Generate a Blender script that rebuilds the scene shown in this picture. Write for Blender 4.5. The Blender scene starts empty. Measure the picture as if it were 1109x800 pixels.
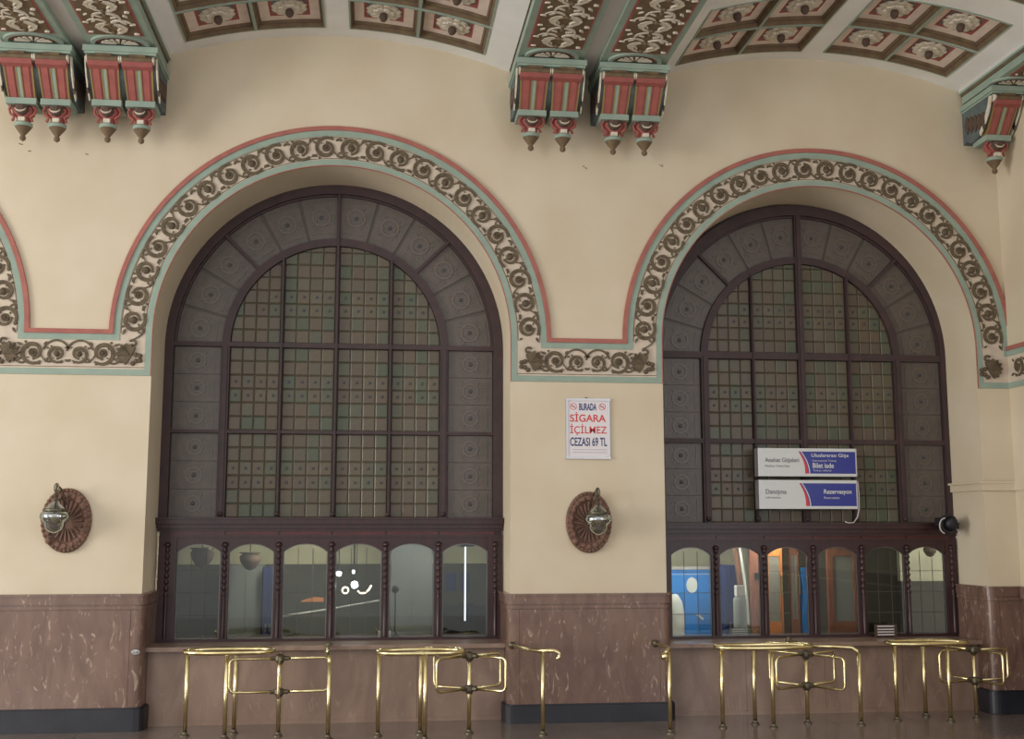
import bpy, math, random
from mathutils import Vector, Matrix, Euler
random.seed(7)
PI = math.pi
SC = bpy.context.scene
COL = SC.collection

# ------------------------------------------------------------------ camera
F, YAW, PIT, ROL = 1248.0, .1194, .137, -.0003
CAM = Vector((2.171, -15.43, 2.517))
def ray(u, v):
    a, b = u-554.5, v-400
    c, s = math.cos(ROL), math.sin(ROL); a, b = a*c+b*s, -a*s+b*c
    x, d, z = a/F, 1.0, -b/F
    c, s = math.cos(PIT), math.sin(PIT); y, z = d*c-z*s, d*s+z*c
    c, s = math.cos(YAW), math.sin(YAW)
    return Vector((x*c+y*s, -x*s+y*c, z))
def at(u, v, Y=0.0):            # point of the plane y = Y seen at a photo pixel
    r = ray(u, v); t = (Y-CAM.y)/r.y
    p = CAM+r*t
    return p.x, p.z
def fl(u, v, Z=0.0):            # point of the plane z = Z
    r = ray(u, v); t = (Z-CAM.z)/r.z
    p = CAM+r*t
    return p.x, p.y
cam_d = bpy.data.cameras.new('camera'); cam = bpy.data.objects.new('camera', cam_d); COL.objects.link(cam)
fwd = ray(554.5, 400).normalized(); right = (ray(654.5, 400)-ray(554.5, 400)).normalized(); up = right.cross(fwd)
cam.matrix_world = Matrix(((right.x, up.x, -fwd.x, CAM.x), (right.y, up.y, -fwd.y, CAM.y), (right.z, up.z, -fwd.z, CAM.z), (0, 0, 0, 1)))
cam_d.sensor_width = 36; cam_d.lens = F/1109*36; cam_d.clip_end = 200
SC.camera = cam

# ------------------------------------------------------------------ light
SC.view_settings.view_transform = 'Standard'; SC.view_settings.look = 'None'
SC.view_settings.gamma = 1; SC.view_settings.exposure = 0.0
W = bpy.data.worlds.new('world'); SC.world = W; W.use_nodes = True
bg = W.node_tree.nodes['Background']; bg.inputs[0].default_value = (1, .985, .965, 1); bg.inputs[1].default_value = 1.04
def area(name, loc, target, sx, sy, power, col):
    l = bpy.data.lights.new(name, 'AREA'); l.shape = 'RECTANGLE'; l.size = sx; l.size_y = sy; l.energy = power; l.color = col
    o = bpy.data.objects.new(name, l); COL.objects.link(o); o.location = loc
    o.rotation_euler = (Vector(target)-Vector(loc)).to_track_quat('-Z', 'Y').to_euler()
    return o
area('daylight_from_platform_doors', (-9, -21, 4.0), (3.5, 0, 3.6), 7, 5, 450, (1, .97, .90))
area('daylight_from_right_doors', (14, -22, 5), (7, 0, 3.5), 5, 4, 300, (.86, .90, 1.0))
area('side_fill_left', (-22, -12, 4.2), (6, -1, 4.0), 10, 7, 3300, (1, .97, .90))  # unseen side fill, added to brighten the reveals that face left
area('side_fill_right', (25, -14, 4.2), (2, 0, 4.0), 10, 7, 3600, (.95, .96, 1))  # unseen fill from the other side, added for the reveals facing right

# ------------------------------------------------------------------ materials
def srgb(c):
    return tuple(((x/255)/12.92 if x/255 <= .04045 else ((x/255+.055)/1.055)**2.4) for x in c)+(1,)
MATS = {}
def mat(name, col, rough=.6, metal=0, col2=None, scale=6, stretch=(1, 1, 1), bump=0, bscale=None, detail=4, lo=.35, hi=.65, emit=None, estr=0, spec=.5, coat=0):
    m = bpy.data.materials.new(name); m.use_nodes = True; nt = m.node_tree; n = nt.nodes; L = nt.links
    b = n['Principled BSDF']
    b.inputs['Base Color'].default_value = srgb(col); b.inputs['Roughness'].default_value = rough
    b.inputs['Metallic'].default_value = metal; b.inputs['Specular IOR Level'].default_value = spec
    if coat: b.inputs['Coat Weight'].default_value = coat
    if col2 or bump:
        tc = n.new('ShaderNodeTexCoord'); mp = n.new('ShaderNodeMapping'); mp.inputs['Scale'].default_value = stretch
        L.new(tc.outputs['Object'], mp.inputs[0])
    if col2:
        t = n.new('ShaderNodeTexNoise'); t.inputs['Scale'].default_value = scale; t.inputs['Detail'].default_value = detail
        L.new(mp.outputs[0], t.inputs[0])
        r = n.new('ShaderNodeValToRGB'); r.color_ramp.elements[0].position = lo; r.color_ramp.elements[1].position = hi
        r.color_ramp.elements[0].color = srgb(col); r.color_ramp.elements[1].color = srgb(col2)
        L.new(t.outputs[0], r.inputs[0]); L.new(r.outputs[0], b.inputs['Base Color'])
    if bump:
        t2 = n.new('ShaderNodeTexNoise'); t2.inputs['Scale'].default_value = bscale or scale*4; t2.inputs['Detail'].default_value = 3
        L.new(mp.outputs[0], t2.inputs[0])
        bp = n.new('ShaderNodeBump'); bp.inputs['Strength'].default_value = bump; bp.inputs['Distance'].default_value = .01
        L.new(t2.outputs[0], bp.inputs['Height']); L.new(bp.outputs[0], b.inputs['Normal'])
    if emit:
        b.inputs['Emission Color'].default_value = srgb(emit); b.inputs['Emission Strength'].default_value = estr
    MATS[name] = m
    return m
mat('plaster', (212, 199, 176), .85, col2=(204, 189, 163), scale=.9, bump=.12, bscale=30, detail=6)
mat('plaster_white', (238, 238, 234), .85, col2=(228, 228, 224), scale=1.5, bump=.1, bscale=25)
mat('plaster_grey', (204, 202, 198), .85)
mat('wood', (60, 32, 34), .36, col2=(46, 26, 29), scale=5, stretch=(4, 4, .7), bump=.1)
mat('wood_red', (92, 40, 40), .34, col2=(70, 32, 34), scale=5, stretch=(.7, 4, 4))
mat('iron', (66, 46, 47), .55, col2=(54, 40, 42), scale=6)
mat('teal', (150, 167, 152), .8, col2=(140, 157, 145), scale=4)
mat('teal_dark', (98, 110, 108), .8, col2=(82, 90, 94), scale=5)
mat('red', (170, 106, 94), .8, col2=(158, 96, 88), scale=7)
mat('crimson', (162, 90, 80), .8, col2=(148, 82, 78), scale=7)
mat('ground', (206, 192, 172), .85, col2=(196, 180, 164), scale=8)
mat('pinkish', (232, 216, 202), .85, col2=(220, 202, 190), scale=6)
mat('scroll_brown', (104, 90, 68), .8, col2=(84, 72, 56), scale=14, bump=.2, bscale=60)
mat('brown', (116, 98, 70), .75, col2=(100, 80, 62), scale=9)
mat('dark_brown', (88, 70, 60), .8)
mat('gold', (146, 122, 74), .6)
mat('white_paint', (222, 214, 196), .75, col2=(200, 190, 172), scale=15)
mat('field_grey', (120, 130, 122), .85, col2=(104, 112, 112), scale=8)
mat('black_stone', (28, 28, 36), .45, col2=(38, 38, 46), scale=5)
mat('brass', (236, 222, 176), .26, 1, col2=(218, 200, 148), scale=9, spec=.5)
mat('brass_dull', (104, 96, 80), .45, .7)
mat('steel', (150, 150, 150), .3, 1)
mat('alu', (190, 188, 190), .35, .6)
mat('lead', (78, 72, 64), .5)
mat('lead_pale', (120, 120, 118), .3, .5)
mat('paper', (222, 216, 218), .6)
mat('ink_red', (206, 62, 62), .6); mat('ink_blue', (44, 56, 110), .6); mat('ink_grey', (120, 124, 130), .6)
mat('sign_white', (206, 208, 208), .3); mat('sign_blue', (42, 52, 140), .3); mat('sign_red', (206, 40, 60), .3)
mat('cable_white', (190, 186, 186), .5); mat('cable_black', (30, 30, 38), .5)
mat('plaque', (124, 88, 74), .65, col2=(104, 80, 66), scale=12, bump=.5, bscale=40)
mat('office_wall', (196, 190, 164), .8); mat('office_dado', (76, 74, 64), .7)
mat('office_grey', (130, 134, 136), .7); mat('blue_paint', (30, 120, 204), .5); mat('navy', (30, 44, 100), .6)
mat('orange_wood', (224, 146, 92), .4, col2=(210, 128, 76), scale=5, stretch=(4, 4, .6))
mat('red_wood', (150, 98, 80), .45, col2=(130, 82, 68), scale=5, stretch=(4, 4, .6))
mat('black_plastic', (24, 24, 28), .4); mat('desk', (70, 52, 44), .5)
mat('tube_lit', (230, 235, 255), .5, emit=(220, 230, 255), estr=2.2)
mat('glare_lit', (255, 255, 255), .5, emit=(225, 232, 255), estr=60)
mat('glare_soft', (255, 240, 220), .5, emit=(255, 240, 220), estr=3)
mat('fabric_brown', (108, 72, 58), .9)
# marble with pale veins running downwards
def marble(name, base, dark, vein, amount=.5, rough=.22, sc=3.2):
    m = bpy.data.materials.new(name); m.use_nodes = True; nt = m.node_tree; n = nt.nodes; L = nt.links; b = n['Principled BSDF']
    b.inputs['Roughness'].default_value = rough
    tc = n.new('ShaderNodeTexCoord'); mp = n.new('ShaderNodeMapping'); mp.inputs['Scale'].default_value = (1.5, 1.5, .55)
    L.new(tc.outputs['Object'], mp.inputs[0])
    t = n.new('ShaderNodeTexNoise'); t.inputs['Scale'].default_value = sc; t.inputs['Detail'].default_value = 8; t.inputs['Distortion'].default_value = 1.2
    L.new(mp.outputs[0], t.inputs[0])
    r = n.new('ShaderNodeValToRGB'); r.color_ramp.elements[0].position = .35; r.color_ramp.elements[1].position = .66
    r.color_ramp.elements[0].color = srgb(dark); r.color_ramp.elements[1].color = srgb(base); L.new(t.outputs[0], r.inputs[0])
    t2 = n.new('ShaderNodeTexNoise'); t2.inputs['Scale'].default_value = sc*1.9; t2.inputs['Detail'].default_value = 6; t2.inputs['Distortion'].default_value = 2.4
    L.new(mp.outputs[0], t2.inputs[0])
    r2 = n.new('ShaderNodeValToRGB'); e = r2.color_ramp.elements; e[0].position = .60; e[0].color = (0, 0, 0, 1); e[1].position = .74; e[1].color = (amount,)*3+(1,)
    L.new(t2.outputs[0], r2.inputs[0])
    mx = n.new('ShaderNodeMix'); mx.data_type = 'RGBA'; mx.inputs[7].default_value = srgb(vein)
    L.new(r2.outputs[0], mx.inputs[0]); L.new(r.outputs[0], mx.inputs[6]); L.new(mx.outputs[2], b.inputs['Base Color'])
    MATS[name] = m
marble('marble', (124, 97, 84), (106, 80, 70), (188, 168, 148), .75)
marble('marble_beige', (150, 126, 110), (128, 104, 92), (172, 152, 136), .5, .3, 2.0)
marble('floor_stone', (138, 124, 114), (120, 106, 98), (150, 136, 126), .3, .10, 1.4)
def glass(name, tint, refl=.12, rough=.02):
    m = bpy.data.materials.new(name); m.use_nodes = True; nt = m.node_tree; n = nt.nodes; L = nt.links
    n.remove(n['Principled BSDF'])
    tr = n.new('ShaderNodeBsdfTransparent'); tr.inputs[0].default_value = srgb(tint)
    gl = n.new('ShaderNodeBsdfGlossy'); gl.inputs['Roughness'].default_value = rough; gl.inputs[0].default_value = (.9, .95, 1, 1)
    fr = n.new('ShaderNodeFresnel'); fr.inputs[0].default_value = 1.5
    ad = n.new('ShaderNodeMath'); ad.operation = 'ADD'; ad.operation = 'MULTIPLY_ADD'; ad.inputs[1].default_value = .6; ad.inputs[2].default_value = refl; L.new(fr.outputs[0], ad.inputs[0])
    mx = n.new('ShaderNodeMixShader'); L.new(ad.outputs[0], mx.inputs[0]); L.new(tr.outputs[0], mx.inputs[1]); L.new(gl.outputs[0], mx.inputs[2])
    L.new(mx.outputs[0], n['Material Output'].inputs[0])
    MATS[name] = m
glass('pane_glass', (232, 234, 228), .012)
glass('lantern_glass', (190, 190, 170), .35, .12)
TILE_COLS = [(94, 84, 66), (89, 81, 67), (84, 85, 68), (93, 80, 64), (85, 84, 68), (89, 77, 63), (94, 88, 72), (79, 84, 67)]
for i, c in enumerate(TILE_COLS): mat('tile_glass_%d' % i, c, .38, col2=tuple(x-6 for x in c), scale=20, bump=.12, bscale=30)
mat('plate_glass', (94, 83, 78), .4, col2=(82, 76, 70), scale=8, bump=.3, bscale=22)
mat('plate_relief', (98, 88, 80), .35); mat('boss_glass', (58, 60, 64), .4); mat('plate_edge', (56, 66, 58), .3)

# ------------------------------------------------------------------ mesh helpers
class MB:
    def __init__(s): s.v = []; s.f = []; s.m = []; s.cur = 0; s.slots = []; s.sm = []; s.smooth = False
    def use(s, name):
        if name not in s.slots: s.slots.append(name)
        s.cur = s.slots.index(name); return s
    def add(s, vs, fs):
        o = len(s.v); s.v += [tuple(p) for p in vs]
        for f in fs: s.f.append(tuple(i+o for i in f)); s.m.append(s.cur); s.sm.append(s.smooth)
        return s
    def box(s, x0, x1, y0, y1, z0, z1):
        vs = [(x, y, z) for x in (x0, x1) for y in (y0, y1) for z in (z0, z1)]
        return s.add(vs, [(0, 1, 3, 2), (4, 6, 7, 5), (0, 4, 5, 1), (2, 3, 7, 6), (0, 2, 6, 4), (1, 5, 7, 3)])
    def prism(s, pts, y0, y1):              # polygon in XZ from y0 (front) to y1 (back)
        n = len(pts)
        vs = [(x, y0, z) for x, z in pts]+[(x, y1, z) for x, z in pts]
        return s.add(vs, [tuple(range(n)), tuple(range(2*n-1, n-1, -1))]+[(i, i+n, (i+1) % n+n, (i+1) % n) for i in range(n)])
    def prism_z(s, pts, z0, z1):            # polygon in XY
        n = len(pts)
        vs = [(x, y, z0) for x, y in pts]+[(x, y, z1) for x, y in pts]
        return s.add(vs, [tuple(range(n)), tuple(range(2*n-1, n-1, -1))]+[(i, i+n, (i+1) % n+n, (i+1) % n) for i in range(n)])
    def prism_x(s, pts, x0, x1):            # polygon in YZ
        n = len(pts)
        vs = [(x0, y, z) for y, z in pts]+[(x1, y, z) for y, z in pts]
        return s.add(vs, [tuple(range(n)), tuple(range(2*n-1, n-1, -1))]+[(i, i+n, (i+1) % n+n, (i+1) % n) for i in range(n)])
    def arc(s, cx, cz, r0, r1, a0, a1, y0, y1, n=24):
        n = max(2, n)
        for i in range(n):
            a, b = a0+(a1-a0)*i/n, a0+(a1-a0)*(i+1)/n
            vs = []
            for y in (y0, y1):
                for ang in (a, b):
                    for r in (r0, r1): vs.append((cx+r*math.cos(ang), y, cz+r*math.sin(ang)))
            fs = [(0, 1, 3, 2), (4, 6, 7, 5), (1, 5, 7, 3), (0, 2, 6, 4)]
            if i == 0: fs.append((0, 4, 5, 1))
            if i == n-1: fs.append((2, 3, 7, 6))
            s.add(vs, fs)
        return s
    def lathe(s, prof, c=(0, 0, 0), n=12, sx=1, sy=1, rib=0, axis='z'):
        vs = []; k = len(prof)
        for i in range(n):
            a = 2*PI*i/n; q = 1+(rib if i % 2 else 0)
            for r, z in prof:
                p = (r*q*math.cos(a)*sx, r*q*math.sin(a)*sy, z)
                if axis == 'y': p = (p[0], z, p[1])
                vs.append((c[0]+p[0], c[1]+p[1], c[2]+p[2]))
        fs = [(i*k+j, ((i+1) % n)*k+j, ((i+1) % n)*k+j+1, i*k+j+1) for i in range(n) for j in range(k-1)]
        return s.add(vs, fs)
    def tube(s, pts, r, n=8, closed=False, rr=None):
        P = [Vector(p) for p in pts]; m = len(P); vs = []; prev = None
        for i in range(m):
            a = P[i-1] if (i or closed) else P[i]; b = P[(i+1) % m] if (i < m-1 or closed) else P[i]
            d = (b-a).normalized()
            if prev is None:
                u = d.orthogonal().normalized()
            else:
                u = (prev-d*prev.dot(d)).normalized()
            prev = u; w = d.cross(u); q = rr[i] if rr else r
            for j in range(n):
                t = 2*PI*j/n; vs.append(P[i]+u*math.cos(t)*q+w*math.sin(t)*q)
        fs = [(i*n+j, i*n+(j+1) % n, ((i+1) % m)*n+(j+1) % n, ((i+1) % m)*n+j) for i in range(m if closed else m-1) for j in range(n)]
        if not closed: fs += [tuple(range(n-1, -1, -1)), tuple((m-1)*n+j for j in range(n))]
        return s.add(vs, fs)
    def ball(s, c, r, n=10, k=6, sx=1, sy=1, sz=1):
        return s.lathe([(r*math.sin(PI*i/k)*1.0+1e-4, -r*sz*math.cos(PI*i/k)) for i in range(k+1)], c, n, sx, sy)
    def mesh(s, name):
        me = bpy.data.meshes.new(name); me.from_pydata(s.v, [], s.f)
        for k in s.slots: me.materials.append(MATS[k])
        me.polygons.foreach_set('material_index', s.m); me.polygons.foreach_set('use_smooth', s.sm)
        me.update()
        return me
def fixn(me):
    import bmesh
    b = bmesh.new(); b.from_mesh(me); bmesh.ops.recalc_face_normals(b, faces=b.faces); b.to_mesh(me); b.free()
def link(name, me, parent=None, loc=(0, 0, 0), rot=(0, 0, 0), scale=(1, 1, 1)):
    o = bpy.data.objects.new(name, me); COL.objects.link(o); o.location = loc; o.rotation_euler = rot; o.scale = scale
    if parent: o.parent = parent
    return o
def obj(name, mb, parent=None, loc=(0, 0, 0), rot=(0, 0, 0), scale=(1, 1, 1)):
    me = mb.mesh(name); fixn(me)
    return link(name, me, parent, loc, rot, scale)
def tag(o, label=None, cat=None, group=None, kind=None):
    if label: o['label'] = label
    if cat: o['category'] = cat
    if group: o['group'] = group
    if kind: o['kind'] = kind
    return o
def thing(name, label, cat, loc, rz=0, group=None):
    o = bpy.data.objects.new(name, None); COL.objects.link(o); o.location = loc; o.rotation_euler = (0, 0, rz); o.empty_display_size = .1
    return tag(o, label, cat, group)
def struct(name, label, mb=None, cat=None, loc=(0, 0, 0)):
    o = obj(name, mb, loc=loc) if mb else bpy.data.objects.new(name, None)
    if not mb: COL.objects.link(o); o.location = loc
    return tag(o, label, cat, None, 'structure')
def text_mesh(name, txt, matname, x0, x1, z0, z1, y, parent, bold=0.0, origin=(0, 0, 0)):
    cu = bpy.data.curves.new(name, 'FONT'); cu.body = txt; cu.size = 1; cu.offset = bold; cu.extrude = .0
    t = bpy.data.objects.new('tmp_text', cu); COL.objects.link(t)
    bpy.context.view_layer.update(); dg = bpy.context.evaluated_depsgraph_get()
    me = bpy.data.meshes.new_from_object(t.evaluated_get(dg)); bpy.data.objects.remove(t); bpy.data.curves.remove(cu)
    xs = [v.co.x for v in me.vertices]; ys = [v.co.y for v in me.vertices]
    if not xs: return None
    ax_, bx_, ay_, by_ = min(xs), max(xs), min(ys), max(ys)
    for v in me.vertices:
        X = x0+(v.co.x-ax_)/(bx_-ax_)*(x1-x0); Z = z0+(v.co.y-ay_)/(by_-ay_)*(z1-z0)
        v.co = (X-origin[0], y-origin[1], Z-origin[2])
    me.materials.clear(); me.materials.append(MATS[matname]); me.name = name
    o = link(name, me, parent)
    return o

# ------------------------------------------------------------------ main dimensions
# opening centre, radius of the two glazed bays; springing height
BAY = {1: (1.63, 2.37, 5.06), 2: (8.42, 2.30, 5.08)}
PIER = [(-2.86, -.74), (4.0, 6.12), (10.72, 11.2)]
XR = 11.2                      # right-hand wall
WD = 1.05                      # thickness of the wall at the reveals
SPR = 5.06

# ------------------------------------------------------------------ wall with the two arched openings
mb = MB().use('plaster')
def col_quads(x0, x1, zf0, zf1, top):
    mb.add([(x0, 0, zf0), (x1, 0, zf1), (x1, 0, top), (x0, 0, top)], [(0, 1, 2, 3)])
for x0, x1 in ((-9.2, -.74), (4.0, 6.12), (10.72, XR+.3)): col_quads(x0, x1, 0, 0, 9.7)
for c, R, sp in BAY.values():
    N = 64
    for i in range(N):
        a, b = PI-PI*i/N, PI-PI*(i+1)/N
        xa, za, xb, zb = c+R*math.cos(a), sp+R*math.sin(a), c+R*math.cos(b), sp+R*math.sin(b)
        col_quads(xa, xb, za, zb, 9.7)
        mb.add([(xa, 0, za), (xb, 0, zb), (xb, WD, zb), (xa, WD, za)], [(0, 1, 2, 3)])
    for x in (c-R, c+R): mb.add([(x, 0, 0), (x, WD, 0), (x, WD, sp), (x, 0, sp)], [(0, 1, 2, 3)])
mb.add([(-9.2, WD, 0), (-.74, WD, 0), (-.74, WD, 9.7), (-9.2, WD, 9.7)], [(0, 1, 2, 3)])
mb.add([(4.0, WD, 0), (6.12, WD, 0), (6.12, WD, 9.7), (4.0, WD, 9.7)], [(0, 1, 2, 3)])
me = mb.mesh('wall_back'); tag(link('wall_back', me), 'cream plastered wall holding the two arched windows', kind='structure')
# right-hand wall, seen nearly edge-on
mb = MB().use('plaster').box(XR, XR+.3, -9, 0, 0, 9.7)
struct('wall_right', 'pale plastered side wall at the right edge, coming towards the viewer', mb)
# string course round the right corner pier
for k, (a, b, p) in enumerate(((3.045, 3.175, .035),)):
    mb = MB().use('plaster')
    mb.box(10.72-p, XR, -p, 0, a, b); mb.box(10.72-p, 10.72, 0, WD-.1, a, b); mb.box(XR-p, XR, -9, -p, a, b)
    mb.box(10.70-p-.012, XR, -p-.012, 0, b-.03, b)
    mb.box(10.70-p-.012, 10.72, 0, WD-.1, b-.03, b)
    struct('trim_7', 'plain cream string moulding round the right corner pier', mb)
# floor
mb = MB().use('floor_stone')
struct('floor', 'polished grey-brown stone floor with faint slab joints', mb.box(-10, XR+.3, -17, 1.0, -.1, -.004))
FL = bpy.data.objects['floor']
slab = MB().use('floor_stone').box(-.598, .598, -.598, .598, -.01, 0).mesh('floor_slab')
slabs = [(x, y) for x in range(-6, 10) for y in range(-3, 1)]
for i, j in slabs:
    X = -.2+i*1.2+.6; Y = -.27+j*1.2+.0
    if X < XR-.6 and Y < -.2: link('floor_slab', slab, FL, (X, Y, 0), (0, 0, 0))

# ------------------------------------------------------------------ friezes round the arches
def scroll_mesh(kind):
    """flat carved rinceau: spiral stem with rosette; about .15 radius, lies in XZ, front at y=-.022"""
    m = MB().use('scroll_brown')
    n = 20; R0 = .138
    L_, R_ = [], []
    for i in range(n+1):
        t = i/n; a = -2.3+t*2*PI*1.12; r = R0*(1-.52*t)
        w = .013+.011*math.sin(PI*min(1, t*1.15))*1.0
        L_.append(((r+w)*math.cos(a), (r+w)*math.sin(a))); R_.append(((r-w)*math.cos(a), (r-w)*math.sin(a)))
    for i in range(n): m.prism([L_[i], L_[i+1], R_[i+1], R_[i]], -.020, .0)
    # rosette
    k = 7
    if kind == 0:
        m.lathe([(.052, 0), (.050, -.02), (.034, -.026), (.024, -.016), (.012, -.034), (.0005, -.036)], (0, 0, 0), 10, axis='y')
    else:
        m.lathe([(.046, 0), (.04, -.024), (.02, -.04), (.0005, -.042)], (0, 0, 0), 8, axis='y')
        m.prism([(-.05, 0), (-.02, .05), (0, .078), (.03, .05), (.05, .0)], -.018, 0)
    # leaf and curling tendrils leaving the spiral
    hh = [.0150]
    def drop(cx, cz, ln, wd, ang):
        hh[0] += .0003
        p = [(0, -wd*.3), (ln*.4, -wd), (ln, 0), (ln*.4, wd), (0, wd*.3)]
        m.prism([(cx+x*math.cos(ang)-z*math.sin(ang), cz+x*math.sin(ang)+z*math.cos(ang)) for x, z in p], -hh[0], 0)
    for a in (.6, 1.5, 2.4, 3.5, 4.4, 5.3): drop(.070*math.cos(a), .070*math.sin(a), .030, .008, a+.9)
    drop(-.125, -.085, .075, .016, PI+.5); drop(.118, .085, .075, .016, .4); drop(.13, -.06, .05, .012, -.9)
    drop(-.12, .09, .05, .012, 2.2)
    for a, q in ((.95, .150), (4.2, .150)): m.lathe([(.016, 0), (.014, -.014), (.0005, -.018)], (q*math.cos(a), 0, q*math.sin(a)), 6, axis='y')
    # connecting S stem to the next scroll
    pts = []
    for i in range(7):
        t = i/6; pts.append((.09+t*.16, -.118+.02*math.sin(t*PI)*-1+t*t*.13))
    for i in range(6):
        (x0, z0), (x1, z1) = pts[i], pts[i+1]
        m.prism([(x0, z0-.012), (x1, z1-.010), (x1, z1+.010), (x0, z0+.012)], -.019, 0)
    me = m.mesh('scroll'); fixn(me); return me
SCR = [scroll_mesh(0), scroll_mesh(1)]
def leaf_mesh():
    m = MB().use('scroll_brown')
    # broad acanthus leaf with lobed edge, pointing up-left; flower boss at its foot
    out = []
    for i in range(19):
        t = i/18; a = -PI*.62+t*PI*1.24
        r = .165*(1-.30*abs(t-.5)*2)*(1+.13*(1 if i % 2 else -1))
        out.append((r*math.cos(a)-.03, r*math.sin(a)))
    m.prism(out, -.045, 0)
    m.smooth = False
    for a in (-.7, -.35, 0, .35, .7):
        m.prism([(-.05, 0), (.05*math.cos(a), .05*math.sin(a)+.008), (.14*math.cos(a)-.02, .14*math.sin(a)), (.05*math.cos(a), .05*math.sin(a)-.008)], -.058, -.04)
    for q in ((-.15, -.02), (-.11, .05), (-.16, .06), (-.19, .01), (-.13, -.07)):
        m.lathe([(.034, 0), (.03, -.03), (.0005, -.042)], (q[0], 0, q[1]), 7, axis='y')
    for i in range(8):        # curl at the side
        a, b = i*.65, (i+1)*.65; r = .05-.004*i
        m.prism([((r+.011)*math.cos(a), .16+(r+.011)*math.sin(a)), ((r+.011)*math.cos(b), .16+(r+.011)*math.sin(b)), ((r-.011)*math.cos(b), .16+(r-.011)*math.sin(b)), ((r-.011)*math.cos(a), .16+(r-.011)*math.sin(a))], -.03, 0)
    me = m.mesh('acanthus_leaf'); fixn(me); return me
LEAF = leaf_mesh()
def put_scroll(par, x, z, ang, k, s=1.0, flip=False):
    o = link('scroll', SCR[k % 2], par, (x, -.012-.0023*(k % 2), z), (0, -ang, 0), (s, 1, -s if flip else s)); return o
def arch_frieze(name, label, c, R, sp, a0, a1, nsc, left=True, rightleg=True):
    root = struct(name, label)
    n = 64
    for part, mt, d0, d1, y in (('pink_line', 'red', 0, .012, -.02), ('inner_band', 'teal', .012, .09, -.018), ('painted_ground', 'ground', .09, .42, -.012), ('outer_band', 'teal', .42, .50, -.022), ('red_moulding', 'red', .50, .56, -.04)):
        m = MB().use(mt).arc(c, sp, R+d0, R+d1, a0, a1, y, 0, n)
        zb = {0: 4.50, .012: 4.50, .09: 4.58, .42: 4.96, .50: 5.04}[d0]
        for side, on in ((-1, left), (1, rightleg)):
            if on:
                xs = sorted((c+side*(R+d0), c+side*(R+d1))); m.box(xs[0], xs[1], y, 0, zb, sp)
        obj(part, m, root)
    # fine brown fillets either side of the ground
    m = MB().use('scroll_brown').arc(c, sp, R+.10, R+.108, a0, a1, -.016, 0, n).arc(c, sp, R+.402, R+.41, a0, a1, -.016, 0, n)
    obj('fillet', m, root)
    for i in range(nsc):
        t = (i+.5)/nsc; a = a0+(a1-a0)*t; rm = R+.255
        put_scroll(root, c+rm*math.cos(a), sp+rm*math.sin(a)+.0, a+PI/2, i, 1.1, i % 2 == 1)
    return root
arch_frieze('trim_1', 'painted scroll band of the arch cut off by the left edge', -5.23, 2.37, SPR, 0, 1.45, 11, False, True)
arch_frieze('trim_2', 'painted scroll band round the left arched window', 1.63, 2.37, SPR, 0, PI, 24)
arch_frieze('trim_3', 'painted scroll band round the right arched window', 8.42, 2.30, 5.08, 0, PI, 24)
def pier_frieze(name, label, x0, x1):
    root = struct(name, label)
    rr = x1-.0
    e0, e1 = x0+.09, x1-.09
    obj('lower_band', MB().use('teal').box(x0+.012, x1-.012, -.0185, 0, 4.50, 4.58), root)
    obj('painted_ground', MB().use('ground').box(x0+.42, x1-.42, -.0125, 0, 4.58, 4.96), root)
    obj('upper_band', MB().use('teal').box(x0+.50, x1-.50, -.0225, 0, 4.96, 5.04), root)
    obj('red_moulding', MB().use('red').box(x0+.56, x1-.56, -.0405, 0, 5.04, 5.10), root)
    obj('fillet', MB().use('scroll_brown').box(x0+.09, x1-.09, -.0165, 0, 4.60, 4.608), root)
    cx = (x0+x1)/2
    for s in (-1, 1):
        put_scroll(root, cx+s*.44, 4.785, 0 if s > 0 else PI, 0, 1.12, s < 0)
        put_scroll(root, cx+s*.14, 4.765, 0 if s > 0 else PI, 1, .84, s < 0)
        obj('stem', MB().use('scroll_brown').arc(cx+s*.15, 4.78, .155, .178, (.25 if s > 0 else .1*PI), (PI*.95 if s > 0 else PI-.25), -.03, -.012, 12), root)
        o = link('acanthus_leaf', LEAF, root, (cx+s*.74, -.012, 4.78), (0, 0, 0), (-s, 1, 1)); o.rotation_euler = (0, s*.5, 0)
    return root
pier_frieze('trim_4', 'painted scroll band across the left pier', *PIER[0])
pier_frieze('trim_5', 'painted scroll band across the middle pier above the notice', *PIER[1])
root = struct('trim_6', 'painted scroll band turning the right corner')
obj('lower_band', MB().use('teal').box(10.732, XR-.0, -.0185, 0, 4.50, 4.58).box(XR-.0185, XR, -9, -.0185, 4.50, 4.58), root)
obj('painted_ground', MB().use('ground').box(11.14, XR, -.0125, 0, 4.58, 4.96).box(XR-.0125, XR, -9, -.0125, 4.58, 4.96), root)
obj('upper_band', MB().use('teal').box(XR-.0225, XR, -9, -.0225, 4.96, 5.04), root)
obj('red_moulding', MB().use('red').box(XR-.0405, XR, -9, -.0405, 5.04, 5.10), root)
link('acanthus_leaf', LEAF, root, (10.95, -.012, 4.78), (0, -.5, 0), (1, 1, 1))
for i in range(8): link('scroll', SCR[i % 2], root, (XR-.012, -.3-i*.37, 4.78), (0, 0, -PI/2), (.95, 1, .95))

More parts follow.
